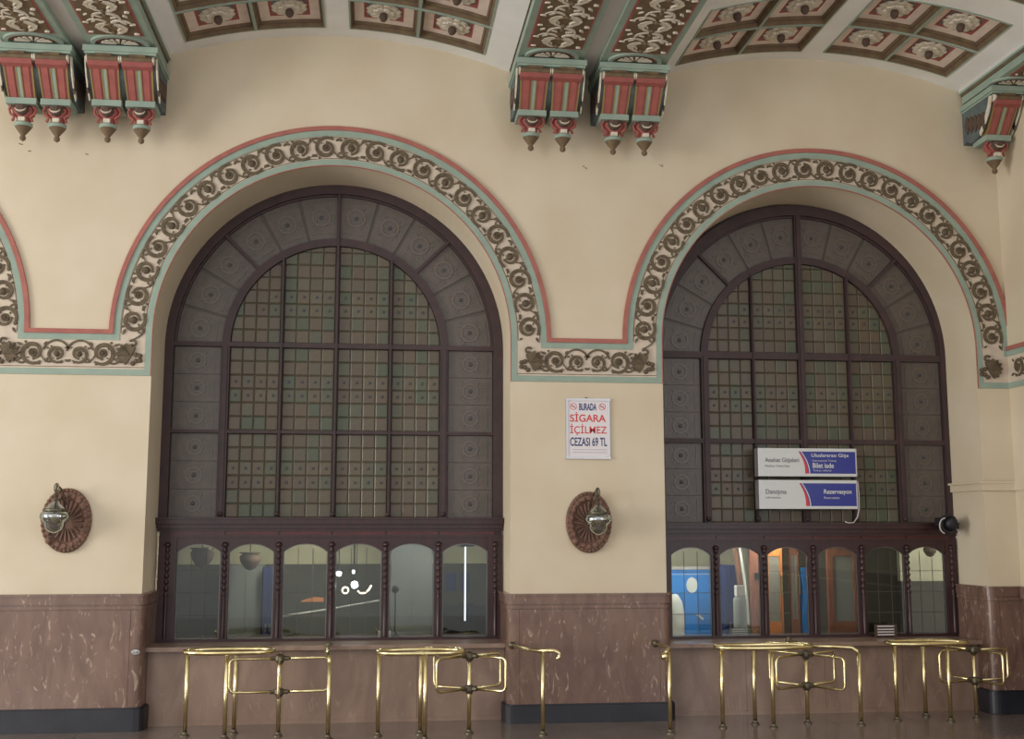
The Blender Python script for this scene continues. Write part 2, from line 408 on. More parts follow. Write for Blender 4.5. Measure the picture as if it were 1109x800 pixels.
# ------------------------------------------------------------------ marble dado of the piers
def rounded(x0, x1, y0, y1, r, left=True, rightr=True):
    P = [(x0, y1)]
    if left: P += [(x0+r-r*math.cos(t*PI/10), y0+r-r*math.sin(t*PI/10)) for t in range(6)]
    else: P += [(x0, y0)]
    if rightr: P += [(x1-r+r*math.sin(t*PI/10), y0+r-r*math.cos(t*PI/10)) for t in range(6)]
    else: P += [(x1, y0)]
    P += [(x1, y1)]
    return P
def dado(name, label, x0, x1, z0, z1, L_=True, R_=True):
    root = struct(name, label)
    g = .045; cw = .16
    xa, xb = x0-g if L_ else x0, x1+g if R_ else x1
    for side, on in ((-1, L_), (1, R_)):
        if not on: continue
        if side < 0: P = rounded(xa, xa+cw, -g, WD-.12, .10, True, False)
        else: P = rounded(xb-cw, xb, -g, WD-.12, .10, False, True)
        # L-shaped in plan: only the shell in front of and beside the pier
        obj('corner_stone', MB().use('marble').prism_z(P, z0, z1-.20), root)
    a, b = xa+(cw+.004 if L_ else 0), xb-(cw+.004 if R_ else 0)
    obj('marble_slab', MB().use('marble').box(a, b, -g, -.001, z0, z1-.20), root)
    capm = MB().use('marble')
    for (za, zb, e) in ((z1-.196, z1-.15, .012), (z1-.15, z1-.135, .0), (z1-.135, z1-.03, .022), (z1-.03, z1, .035)):
        capm.prism_z(rounded(xa-e if L_ else xa, xb+e if R_ else xb, -g-e, WD-.12, .11, L_, R_), za, zb)
    obj('cap_moulding', capm, root)
    e = .045
    bm_ = MB().use('black_stone').prism_z(rounded(xa-e if L_ else xa, xb+e if R_ else xb, -g-e, WD-.16, .12, L_, R_), 0, z0-.015)
    bm_.prism_z(rounded(xa-e+.02 if L_ else xa, xb+e-.02 if R_ else xb, -g-e+.02, WD-.16, .12, L_, R_), z0-.015, z0)
    obj('black_plinth', bm_, root)
    return root
dado('wainscot_left', 'brown veined marble dado with black plinth on the left pier', -9.2, -.74, .29, 1.695, False, True)
dado('wainscot_middle', 'brown veined marble dado with black plinth on the middle pier', 4.0, 6.12, .24, 1.66)
dado('wainscot_right', 'brown marble dado with black plinth at the right corner', 10.72, XR, .31, 1.715, True, False)
root = struct('wainscot_side', 'brown marble dado along the right-hand wall')
obj('marble_slab', MB().use('marble').box(XR-.045, XR, -9, -.05, .31, 1.51), root)
obj('cap_moulding', MB().use('marble').box(XR-.08, XR, -9, -.09, 1.55, 1.715), root)
obj('black_plinth', MB().use('black_stone').box(XR-.09, XR, -9, -.1, 0, .31), root)

# ------------------------------------------------------------------ counter wall and stone sill below each ticket screen
def counter(n, c, R, zt, side):
    x0, x1 = c-R+.046, c+R-.046
    root = struct('counter_wall_'+side, 'beige marble counter wall below the %s ticket windows' % side)
    k = 4; w = (x1-x0)/k
    for i in range(k):
        obj('marble_slab', MB().use('marble_beige').box(x0+i*w+.002, x0+(i+1)*w-.002, .30, WD-.2, .05, zt-.06), root)
    obj('skirting', MB().use('marble_beige').box(x0, x1, .285, WD-.2, 0, .05), root)
    obj('stone_sill', MB().use('marble_beige').box(x0, x1, .17, WD-.05, zt-.055, zt-.01).box(x0, x1, .185, WD-.05, zt-.01, zt), root)
counter(1, 1.63, 2.37, 1.0, 'left'); counter(2, 8.42, 2.30, .965, 'right')

# ------------------------------------------------------------------ arched windows
def clip_circle(poly, cx, cz, r, n=72):
    out = poly
    for i in range(n):
        a = 2*PI*(i+.5)/n; nx, nz = math.cos(a), math.sin(a); d = r
        res = []
        for j in range(len(out)):
            p, q = out[j], out[(j+1) % len(out)]
            dp = (p[0]-cx)*nx+(p[1]-cz)*nz-d; dq = (q[0]-cx)*nx+(q[1]-cz)*nz-d
            if dp <= 0: res.append(p)
            if (dp < 0) != (dq < 0) and abs(dp-dq) > 1e-9:
                t = dp/(dp-dq); res.append((p[0]+(q[0]-p[0])*t, p[1]+(q[1]-p[1])*t))
        out = res
        if len(out) < 3: return []
    return out
def poly_area(p): return abs(sum(p[i][0]*p[(i+1) % len(p)][1]-p[(i+1) % len(p)][0]*p[i][1] for i in range(len(p))))/2
def arched_window(name, label, c, R, sp, zt1, zt2, zb, thick_mid, seed):
    rnd = random.Random(seed)
    root = struct(name, label)
    s = R/2.37; Y0, Y1 = .90, 1.0
    xm = [c+s*k for k in (-1.53, -.765, 0, .765, 1.53)]
    bw = [.055, .02, .05 if thick_mid else .022, .02, .055]
    ro, ri = R-.13*s, 1.585*s
    rin = 1.475*s
    # frame
    m = MB().use('iron'); m.arc(c, sp, ro, R+.03, 0, PI, Y0-.02, Y1+.02, 48)
    for sd in (-1, 1):
        xs = sorted((c+sd*ro, c+sd*(R+.03))); m.box(xs[0], xs[1], Y0-.02, Y1+.02, zb, sp)
    m.arc(c, sp, ro-.03, ro, 0, PI, Y0+.03, Y1, 48)
    obj('outer_frame', m, root)
    m = MB().use('iron').arc(c, sp, rin, ri, 0, PI, Y0, Y1, 40); obj('arched_bar', m, root)
    for i, x in enumerate(xm):
        top = sp+math.sqrt(max(0, (rin+.02)**2-(x-c)**2)) if abs(x-c) < rin else sp
        if i == 2: top = sp+ro
        obj('mullion', MB().use('iron').box(x-bw[i], x+bw[i], Y0-.01, Y1, zb, top).box(x-bw[i]*.5, x+bw[i]*.5, Y0-.03, Y0-.01, zb, top), root)
        if i in (1, 3, 0, 4, 2):
            obj('knob', MB().use('iron').ball((x, Y0-.04, zb+.07), .035), root)
    th = .05 if thick_mid else .033
    for z, t in ((sp+.02, th), (zt2, .022 if not thick_mid else .034)):
        obj('transom', MB().use('iron').box(c-ro, c+ro, Y0-.005, Y1, z-t, z+t), root)
    for a in (PI/4, 3*PI/4):
        dx, dz = math.cos(a), math.sin(a); px, pz = -dz*.022, dx*.022
        obj('radial_bar', MB().use('iron').prism([(c+ri*dx+px, sp+ri*dz+pz), (c+ro*dx+px, sp+ro*dz+pz), (c+ro*dx-px, sp+ro*dz-pz), (c+ri*dx-px, sp+ri*dz-pz)], Y0, Y1), root)
    # leaded square tiles, four across and six down in every light
    gy = Y0+.055
    rows = [(zb+.02, zt2-.022, 6), (zt2+.022, sp+.02-th, 6)]
    def tile(poly, dotted, cen, col):
        if len(poly) < 3 or poly_area(poly) < .0016: return
        cx_ = sum(p[0] for p in poly)/len(poly); cz_ = sum(p[1] for p in poly)/len(poly)
        jit = rnd.uniform(-.002, .002)
        m = MB().use('tile_glass_%d' % col)
        loc = [(p[0]-cx_, p[1]-cz_) for p in poly]
        inner = [(x*.86, z*.86) for x, z in loc]; k = len(loc)
        vs = [(x, 0, z) for x, z in loc]+[(x, -.008, z) for x, z in inner]+[(x, .006, z) for x, z in loc]
        m.add(vs, [tuple(range(k, 2*k)), tuple(range(3*k-1, 2*k-1, -1))]+[(i, (i+1) % k, k+(i+1) % k, k+i) for i in range(k)]+[(i, (i+1) % k, 2*k+(i+1) % k, 2*k+i) for i in range(k)])
        if dotted:
            m.use('boss_glass').lathe([(.024, -.004), (.02, -.018), (.0005, -.022)], (cen[0]-cx_, 0, cen[1]-cz_), 6, axis='y')
        o = obj('glass_tile', m, root, (cx_, gy+jit, cz_), (rnd.uniform(-.012, .012), 0, rnd.uniform(-.012, .012)))
    for zr0, zr1, n in rows:
        h = (zr1-zr0)/n
        for q in range(4):
            xl, xr_ = xm[q]+bw[q], xm[q+1]-bw[q+1]; w = (xr_-xl)/4
            for r in range(n):
                for k in range(4):
                    x0, z0 = xl+k*w+.004, zr0+r*h+.004
                    tile([(x0, z0), (x0+w-.008, z0), (x0+w-.008, z0+h-.008), (x0, z0+h-.008)], r in (2, 3), (x0+w/2, z0+h/2), rnd.choice([0, 1, 2, 3, 4, 5, 6, 7, 0, 1, 3, 5]))
    z0r = sp+.02+th; h = .19*s
    for q in range(4):
        xl, xr_ = xm[q]+bw[q], xm[q+1]-bw[q+1]; w = (xr_-xl)/4
        for r in range(8):
            for k in range(4):
                x0, z0 = xl+k*w+.004, z0r+r*h+.004
                tile(clip_circle([(x0, z0), (x0+w-.008, z0), (x0+w-.008, z0+h-.008), (x0, z0+h-.008)], c, sp, rin-.004), r in (2, 3) and abs(x0-c) < 1.25*s and (x0-c)**2+(z0+h-sp)**2 < (rin-.1)**2, (x0+w/2, z0+h/2), rnd.choice([0, 1, 2, 3, 4, 5, 6, 7, 0, 1, 3, 5]))
    # leading behind the tiles
    m = MB().use('lead')
    m.box(c-ro, c+ro, gy+.012, gy+.03, zb, sp)
    m.prism([(c+(ro)*math.cos(PI*i/40), sp+ro*math.sin(PI*i/40)) for i in range(41)], gy+.012, gy+.03)
    obj('leading', m, root)
    # border of larger ornamented plates
    def motif(kind, w, h):
        m = MB().use('plate_relief')
        m.arc(0, 0, min(w, h)*.24, min(w, h)*.30, 0, 2*PI, -.012, 0, 14)
        m.use('boss_glass').lathe([(.03, 0), (.024, -.016), (.0005, -.02)], (0, 0, 0), 7, axis='y')
        m.use('plate_relief')
        for sx in (-1, 1):
            m.box(sx*w*.36-.006, sx*w*.36+.006, -.01, 0, -h*.36, h*.36)
            m.arc(0, sx*h*.44, w*.18, w*.18+.014, (PI*.1 if sx < 0 else -PI*.9), (PI*.9 if sx < 0 else -PI*.1), -.01, 0, 8)
            m.box(sx*w*.22-.02, sx*w*.22+.02, -.01, 0, -h*.22, -h*.22+.012); m.box(sx*w*.22-.02, sx*w*.22+.02, -.01, 0, h*.22, h*.22+.012)
        return m
    def plate(poly, cx_, cz_, w, h, rot):
        m = MB().use('plate_glass').prism([(x, z) for x, z in poly], -.004, .006)
        o = obj('glass_plate', m, root, (cx_, gy, cz_))
        k = obj('ornament', motif(0, w, h), o, (0, -.004, 0), (0, -rot, 0))
    for zr0, zr1, n in rows:
        h = (zr1-zr0)/3
        for xl, xr_ in ((c-ro+.0, xm[0]-bw[0]), (xm[4]+bw[4], c+ro)):
            w = xr_-xl
            for r in range(3):
                pw, ph = w/2-.012, h/2-.004
                plate([(-pw, -ph), (pw, -ph), (pw, ph), (-pw, ph)], (xl+xr_)/2, zr0+(r+.5)*h, w, h, 0)
    for q in range(4):
        for r in range(3):
            a0 = PI/4*q+PI/12*r+.012; a1 = a0+PI/12-.022
            if q in (0, 3):
                pass
            am = (a0+a1)/2; rm = (ri+ro)/2; cx_, cz_ = c+rm*math.cos(am), sp+rm*math.sin(am)
            P = [(c+(ri+.004)*math.cos(a0+(a1-a0)*t/4)-cx_, sp+(ri+.004)*math.sin(a0+(a1-a0)*t/4)-cz_) for t in range(5)]
            P += [(c+(ro-.034)*math.cos(a1-(a1-a0)*t/4)-cx_, sp+(ro-.034)*math.sin(a1-(a1-a0)*t/4)-cz_) for t in range(5)]
            plate(P, cx_, cz_, ro-ri, rm*(a1-a0), am)
    # thin side beading
    return root
arched_window('window_1', 'left arched window of leaded glass squares in a dark frame', 1.62, 2.37, 5.06, 5.07, 3.853, 2.645, False, 3)
arched_window('window_2', 'right arched window of leaded glass squares, partly covered by two signs', 8.47, 2.30, 5.03, 5.03, 3.782, 2.583, True, 5)

# ------------------------------------------------------------------ wooden ticket screens
def screen(label, c, xs, x0, x1, zb, zp, zs, zh, zc, pane_open, side):
    Y0, Y1 = .83, .93
    root = thing('ticket_screen', label, 'ticket screen', (c, Y0, zb)); O = (c, Y0, zb)
    def ob(name, m, par=root):
        m.v = [(x-O[0], y-O[1], z-O[2]) for x, y, z in m.v]; return obj(name, m, par)
    ob('bottom_rail', MB().use('wood').box(x0, x1, Y0, Y1, zb, zp).box(x0, x1, Y0-.02, Y0, zb, zb+.02))
    ob('jamb', MB().use('wood').box(x0, xs[0][0], Y0-.02, Y1, zp, zh+.05)); ob('jamb', MB().use('wood').box(xs[-1][1], x1, Y0-.02, Y1, zp, zh+.05))
    # posts with beaded colonnettes
    ed = [(x0+xs[0][0])/2]+[(xs[i][1]+xs[i+1][0])/2 for i in range(5)]+[(x1+xs[-1][1])/2]
    for i in range(1, 6):
        ob('post', MB().use('wood').box(xs[i-1][1], xs[i][0], Y0, Y1, zp, zh+.05))
    for x in ed:
        m = MB().use('wood'); zt = zs+.10; m.smooth = True
        prof = [(.026, zp+.02), (.026, zp+.55)]
        z = zp+.56
        while z < zt-.06: prof += [(.016, z), (.034, z+.03), (.034, z+.045), (.016, z+.075)]; z += .085
        prof += [(.04, zt-.02), (.045, zt), (.03, zt+.03), (.001, zt+.04)]
        m.lathe(prof, (x, Y0-.022, 0), 8)
        m.smooth = False
        ob('colonnette', m)
    # arched heads
    for i, (a, b) in enumerate(xs):
        n = 14; pts = []
        for k in range(n+1):
            t = k/n; x = a+(b-a)*t; z = zs+(zh-.035-zs)*(1-abs(2*t-1)**2.3)
            pts.append((x, z))
        m = MB().use('wood')
        zt = zh+.05
        for k in range(n): m.prism([pts[k], pts[k+1], (pts[k+1][0], zt), (pts[k][0], zt)], Y0, Y1)
        ob('arched_head', m)
        inset = .0
        g = MB().use('pane_glass')
        gp = [(a, zp), (b, zp)]+[pts[k] for k in range(n, -1, -1)]
        g.prism(gp, Y0+.05, Y0+.056)
        go = ob('glass_pane', g)
        # bright bevelled margin
        m = MB().use('lead_pale'); w = .010
        m.box(a+.004, a+.004+w, Y0+.04, Y0+.05, zp+.01, zs); m.box(b-.004-w, b-.004, Y0+.04, Y0+.05, zp+.01, zs); m.box(a, b, Y0+.04, Y0+.05, zp+.01, zp+.01+w)
        for k in range(n): m.prism([pts[k], pts[k+1], (pts[k+1][0], pts[k+1][1]-w*1.3), (pts[k][0], pts[k][1]-w*1.3)], Y0+.04, Y0+.05)
        m.v = [(x-O[0], y-O[1], z-O[2]) for x, y, z in m.v]; obj('bevelled_margin', m, go)
        if i in pane_open:
            m = MB().use('lead')
            for q in (1, 2): m.box(a+(b-a)*q/3-.004, a+(b-a)*q/3+.004, Y0+.045, Y0+.05, zp, zs+.05)
            for q in (.27, .53, .79): m.box(a, b, Y0+.045, Y0+.05, zp+(zs-zp)*q-.004, zp+(zs-zp)*q+.004)
            m.v = [(x-O[0], y-O[1], z-O[2]) for x, y, z in m.v]; obj('lead_bars', m, go)
    # entablature
    zt = zh+.05
    ob('architrave', MB().use('wood').box(x0, x1, Y0-.02, Y1, zt, zt+.035))
    for i in range(6):
        a, b = ed[i]+.015, ed[i+1]-.015
        ob('frieze_panel', MB().use('wood_red').box(a, b, Y0-.005, Y1, zt+.035, zc-.06).box(a+.05, b-.05, Y0-.018, Y0-.005, zt+.055, zc-.08))
    ob('frieze_backing', MB().use('wood').box(x0, x1, Y0+.01, Y1, zt+.03, zc-.05))
    ob('cornice', MB().use('wood').box(x0-.02, x1+.0, Y0-.03, Y1, zc-.06, zc-.02).box(x0-.03, x1+.0, Y0-.07, Y1, zc-.02, zc+.04).box(x0-.04, x1+.0, Y0-.12, Y1, zc+.04, zc+.10).box(x0-.05, x1+.0, Y0-.14, Y1, zc+.10, zc+.125))
    return root
S = .85
g1 = [(190, 238), (247, 296), (306, 354), (363, 413), (421, 470), (479, 528)]
xs1 = [(at(a, 640, S)[0], at(b, 640, S)[0]) for a, b in g1]
screen('dark red wooden ticket screen with six arched panes under the left window', 1.66, xs1, -.70, 3.985, 1.0, 1.03, 2.20, 2.345, 2.54, (0, 2, 3), 'left')
g2 = [(727, 771), (780, 824), (832, 876), (887, 930), (938, 981), (985, 1025)]
xs2 = [(at(a, 640, S)[0], at(b, 640, S)[0]) for a, b in g2]
screen('dark red wooden ticket screen with six arched panes under the two signs', 8.5, xs2, 6.13, 10.70, .965, 1.0, 2.14, 2.285, 2.47, (0, 2, 4, 5), 'right')

# ------------------------------------------------------------------ ceiling: three shallow vaults with coffers
def vz(x, c, hw=2.34, zt=9.30, zs=8.90):
    s = zt-zs; R = (hw*hw+s*s)/(2*s); return zt-R+math.sqrt(max(R*R-(x-c)**2, 0))
ceil = struct('ceiling', 'white vaulted ceiling with painted coffers')
VB = [-5.23, 1.63, 8.37]
rows_y = [(-.28, -1.15), (-1.18, -2.05), (-2.55, -3.42), (-3.45, -4.32)]
def cells(c, hw=2.34):
    return [(c-2.06, c-1.13), (c-1.13, c-.20), (c+.12, c+1.05), (c+1.05, c+1.98)]
def coffer(c, x0, x1, y0, y1, far):
    cx, cy = (x0+x1)/2, (y0+y1)/2; cz = vz(cx, c)
    m = MB(); n = 4
    g = .022
    def ring(a, ha, b, hb, mt):           # rectangular ring between inset a at height ha and inset b at height hb
        m.use(mt)
        def pt(x, y, h): return (x-cx, y-cy, vz(x, c)+h-cz)
        X0, X1, Y0, Y1 = x0+a, x1-a, y1+a, y0-a
        U0, U1, V0, V1 = x0+b, x1-b, y1+b, y0-b
        for (pa, pb, qa, qb) in (((X0, Y0), (X1, Y0), (U0, V0), (U1, V0)), ((X0, Y1), (X1, Y1), (U0, V1), (U1, V1)), ((X0, Y0), (X0, Y1), (U0, V0), (U0, V1)), ((X1, Y0), (X1, Y1), (U1, V0), (U1, V1))):
            for i in range(n):
                t0, t1 = i/n, (i+1)/n
                L = lambda p, q, t: (p[0]+(q[0]-p[0])*t, p[1]+(q[1]-p[1])*t)
                a1, a2, b1, b2 = L(pa, pb, t0), L(pa, pb, t1), L(qa, qb, t0), L(qa, qb, t1)
                m.add([pt(*a1, ha), pt(*a2, ha), pt(*b2, hb), pt(*b1, hb)], [(0, 1, 2, 3)])
    ring(0, -.012, g, -.012, 'teal'); ring(0, 0, 0, -.012, 'teal')
    ring(g, -.012, g+.022, .045, 'brown'); ring(g+.022, .045, g+.035, .045, 'dark_brown'); ring(g+.035, .045, g+.05, .085, 'brown')
    ring(g+.05, .085, .20, .085, 'pinkish'); ring(.20, .085, .215, .095, 'crimson'); ring(.215, .095, .245, .095, 'crimson')
    m.use('field_grey')
    for i in range(n):
        a, b = x0+.245+(x1-x0-.49)*i/n, x0+.245+(x1-x0-.49)*(i+1)/n
        m.add([(a-cx, y1+.245-cy, vz(a, c)+.095-cz), (b-cx, y1+.245-cy, vz(b, c)+.095-cz), (b-cx, y0-.245-cy, vz(b, c)+.095-cz), (a-cx, y0-.245-cy, vz(a, c)+.095-cz)], [(0, 1, 2, 3)])
    o = obj('coffer', m, ceil, (cx, cy, cz))
    s = math.atan((vz(cx+.05, c)-vz(cx-.05, c))/.1)
    r = link('rosette', ROSE, o, (0, 0, .09), (0, -s, 0))
def rosette():
    m = MB().use('white_paint'); n = 10
    N = 40
    for (ra, h0, h1, k) in ((.245, -.006, -.028, 12), (.16, -.028, -.05, 8)):
        rim = []; mid = []
        for i in range(N):
            t = 2*PI*i/N; r = ra*(.84+.16*abs(math.sin(k*t/2))**.6)
            rim.append((r*math.cos(t), r*math.sin(t), h0)); q = .80+.12*abs(math.sin(k*t/2)); mid.append((r*q*math.cos(t), r*q*math.sin(t), h1))
        m.add(rim+mid+[(0, 0, h1+.02)], [(i, (i+1) % N, N+(i+1) % N, N+i) for i in range(N)]+[(N+i, N+(i+1) % N, 2*N) for i in range(N)])
    m.use('dark_brown').lathe([(.0005, -.15), (.03, -.14), (.052, -.11), (.058, -.08), (.05, -.05), (.03, -.02)], n=10)
    me = m.mesh('rosette'); fixn(me); return me
ROSE = rosette()
for c in VB:
    cs = cells(c)
    xb = sorted(set([c-2.36, c+2.36]+[v for ab in cs for v in ab]))
    fx = []
    for i in range(len(xb)-1):
        k = max(1, int((xb[i+1]-xb[i])/.24)); fx += [xb[i]+(xb[i+1]-xb[i])*j/k for j in range(k)]
    fx.append(xb[-1])
    yb = [0.0]+[v for ab in rows_y for v in ab]+[-6.2]
    m = MB().use('plaster_white')
    for i in range(len(fx)-1):
        xc = (fx[i]+fx[i+1])/2; inx = any(a < xc < b for a, b in cs)
        for j in range(len(yb)-1):
            yc = (yb[j]+yb[j+1])/2; iny = any(b < yc < a for a, b in rows_y)
            if inx and iny: continue
            m.add([(fx[i], yb[j], vz(fx[i], c)), (fx[i+1], yb[j], vz(fx[i+1], c)), (fx[i+1], yb[j+1], vz(fx[i+1], c)), (fx[i], yb[j+1], vz(fx[i], c))], [(0, 1, 2, 3)])
    obj('vault', m, ceil)
    for (a, b) in cs:
        for k, (y0, y1) in enumerate(rows_y): coffer(c, a, b, y0, y1, k)
# blocking above the coffers so that no light enters
struct('ceiling_deck', 'solid deck above the vaults', MB().use('plaster_grey').box(-9.2, XR+.3, -6.2, 1.1, 9.6, 9.8))

# ------------------------------------------------------------------ twin beams with painted soffits
def panel_scroll():
    """mirror-symmetric acanthus candelabrum, one repeat, in XY seen from below; x +-.27, y 0..-.62"""
    m = MB().use('brown')
    def ribbon(pts, w0, w1):
        n = len(pts)-1
        for i in range(n):
            (x0, y0), (x1, y1) = pts[i], pts[i+1]; d = Vector((x1-x0, y1-y0)).normalized(); w = w0+(w1-w0)*i/n; v = w0+(w1-w0)*(i+1)/n
            m.prism_z([(x0-d.y*w, y0+d.x*w), (x1-d.y*v, y1+d.x*v), (x1+d.y*v, y1-d.x*v), (x0+d.y*w, y0-d.x*w)], -.02, 0)
    m.use('white_paint')
    hb = [.006]
    def blade(cx, cy, ln, wd, ang, bend, sg):
        hb[0] += .0009; n = 6; L_, R_ = [], []
        x, y, a = cx, cy, ang
        for i in range(n+1):
            w = wd*math.sin(PI*min(1, .18+.82*i/n))**.8*(1 if i < n else .05)
            w *= .72; L_.append((sg*(x-math.sin(a)*w), y+math.cos(a)*w)); R_.append((sg*(x+math.sin(a)*w), y-math.cos(a)*w))
            x += math.cos(a)*ln/n; y += math.sin(a)*ln/n; a += bend/n
        for i in range(n): m.prism_z([L_[i], L_[i+1], R_[i+1], R_[i]], -hb[0], 0)
    for sg in (-1, 1):
        blade(.03, -.02, .34, .030, -.5, -2.6, sg); blade(.05, -.30, .36, .032, .3, 3.0, sg)
        blade(.03, -.34, .30, .028, -.9, 2.4, sg); blade(.02, -.60, .26, .026, .2, 1.8, sg)
        blade(.15, -.12, .09, .020, -1.4, .8, sg); blade(.15, -.40, .09, .020, 1.2, -.8, sg); blade(.24, -.30, .07, .020, -.6, .8, sg)
        blade(.06, -.10, .10, .016, -1.3, .6, sg); blade(.20, -.56, .07, .016, .4, .8, sg); blade(.05, -.48, .08, .014, -.7, .6, sg)
        blade(.24, -.04, .06, .014, -.2, .6, sg)
    for y in (-.05, -.3, -.55): m.use('brown').lathe([(.028, 0), (.024, -.03), (.0005, -.04)], (0, y, 0), 7)
    me = m.mesh('acanthus_scroll'); fixn(me); return me
PS = panel_scroll()
def fan_mesh():
    m = MB().use('crimson').prism_z([(-.30, 0)]+[(.30*math.cos(PI-PI*i/12)*1, -.21*math.sin(PI*i/12)) for i in range(1, 12)]+[(.30, 0)], -.004, .02)
    m.use('dark_brown').prism_z([(-.26, -.012)]+[(.26*math.cos(PI-PI*i/12)*1, -.012-.165*math.sin(PI*i/12)) for i in range(1, 12)]+[(.26, -.012)], -.012, -.004)
    m.use('white_paint')
    for i in range(9):
        a = PI*(i+.5)/9; w = .10
        m.prism_z([(.05*math.cos(a), -.015-.03*math.sin(a)), (.235*math.cos(a-w), -.015-.145*math.sin(a-w)), (.235*math.cos(a+w), -.015-.145*math.sin(a+w))], -.022, -.012)
    me = m.mesh('shell_fan'); fixn(me); return me
FAN = fan_mesh()
def beam(label, x0, x1, z):
    cx, w = (x0+x1)/2, x1-x0; Y0 = -.05; YE = -6.2
    root = tag(bpy.data.objects.new('ceiling_beam', None), label, None, None, 'structure'); COL.objects.link(root); root.location = (cx, 0, z)
    def ob(name, m): m.v = [(x-cx, y, zz-z) for x, y, zz in m.v]; return obj(name, m, root)
    ob('beam_body', MB().use('teal').box(x0, x1, YE, Y0, z, z+.11))
    ob('edge_moulding', MB().use('brown').box(x0-.02, x1+.02, YE, Y0, z+.11, z+.14).use('teal').box(x0-.05, x1+.05, YE, Y0, z+.14, z+.17))
    ob('upper_body', MB().use('plaster_grey').box(x0-.05, x1+.05, YE, Y0, z+.17, z+.9))
    # soffit
    ys = -1.16
    ob('red_border', MB().use('crimson').box(x0+.09, x1-.09, YE, ys, z-.008, z))
    ob('painted_ground', MB().use('brown').box(x0+.12, x1-.12, YE, ys-.03, z-.014, z))
    link('shell_fan', FAN, root, (0, -.90, -.006), (0, 0, 0), (1, 1.0, 1))
    obj('curved_border', MB().use('teal').add([], []) if False else _curve(), root)
    for i in range(5): link('acanthus_scroll', PS, root, (0, ys-.06-i*.62, -.014), (0, 0, 0), ((w-.26)/.58, 1, 1))
    return root
def _curve():
    m = MB().use('teal')
    n = 12
    for i in range(n):
        a, b = PI*i/n, PI*(i+1)/n
        m.prism_z([(.31*math.cos(a), -.90-.225*math.sin(a)), (.31*math.cos(b), -.90-.225*math.sin(b)), (.365*math.cos(b), -.90-.28*math.sin(b)), (.365*math.cos(a), -.90-.28*math.sin(a))], -.03, -.0)
    return m
BM = [(-2.60, -1.78, 8.645, 'painted beam nearest the left edge, above its double bracket'), (-1.56, -.70, 8.665, 'painted beam left of the left vault'),
      (4.0, 4.90, 8.775, 'painted beam right of the left vault, first of the middle pair'), (5.12, 6.04, 8.765, 'painted beam left of the right vault, second of the middle pair'),
      (10.70, XR+.1, 8.70, 'painted beam along the right-hand wall')]
for x0, x1, z, lb in BM: beam(lb, x0, x1, z)
for x0, x1, z in ((-1.78, -1.56, 8.72), (4.90, 5.12, 8.835), (-3.0, -2.60, 8.90), (-.70, -.66, 8.86), (6.04, 6.08, 8.9)):
    obj('recessed_soffit', MB().use('plaster_grey').box(x0, x1, -6.2, -.02, z, z+.1), ceil)

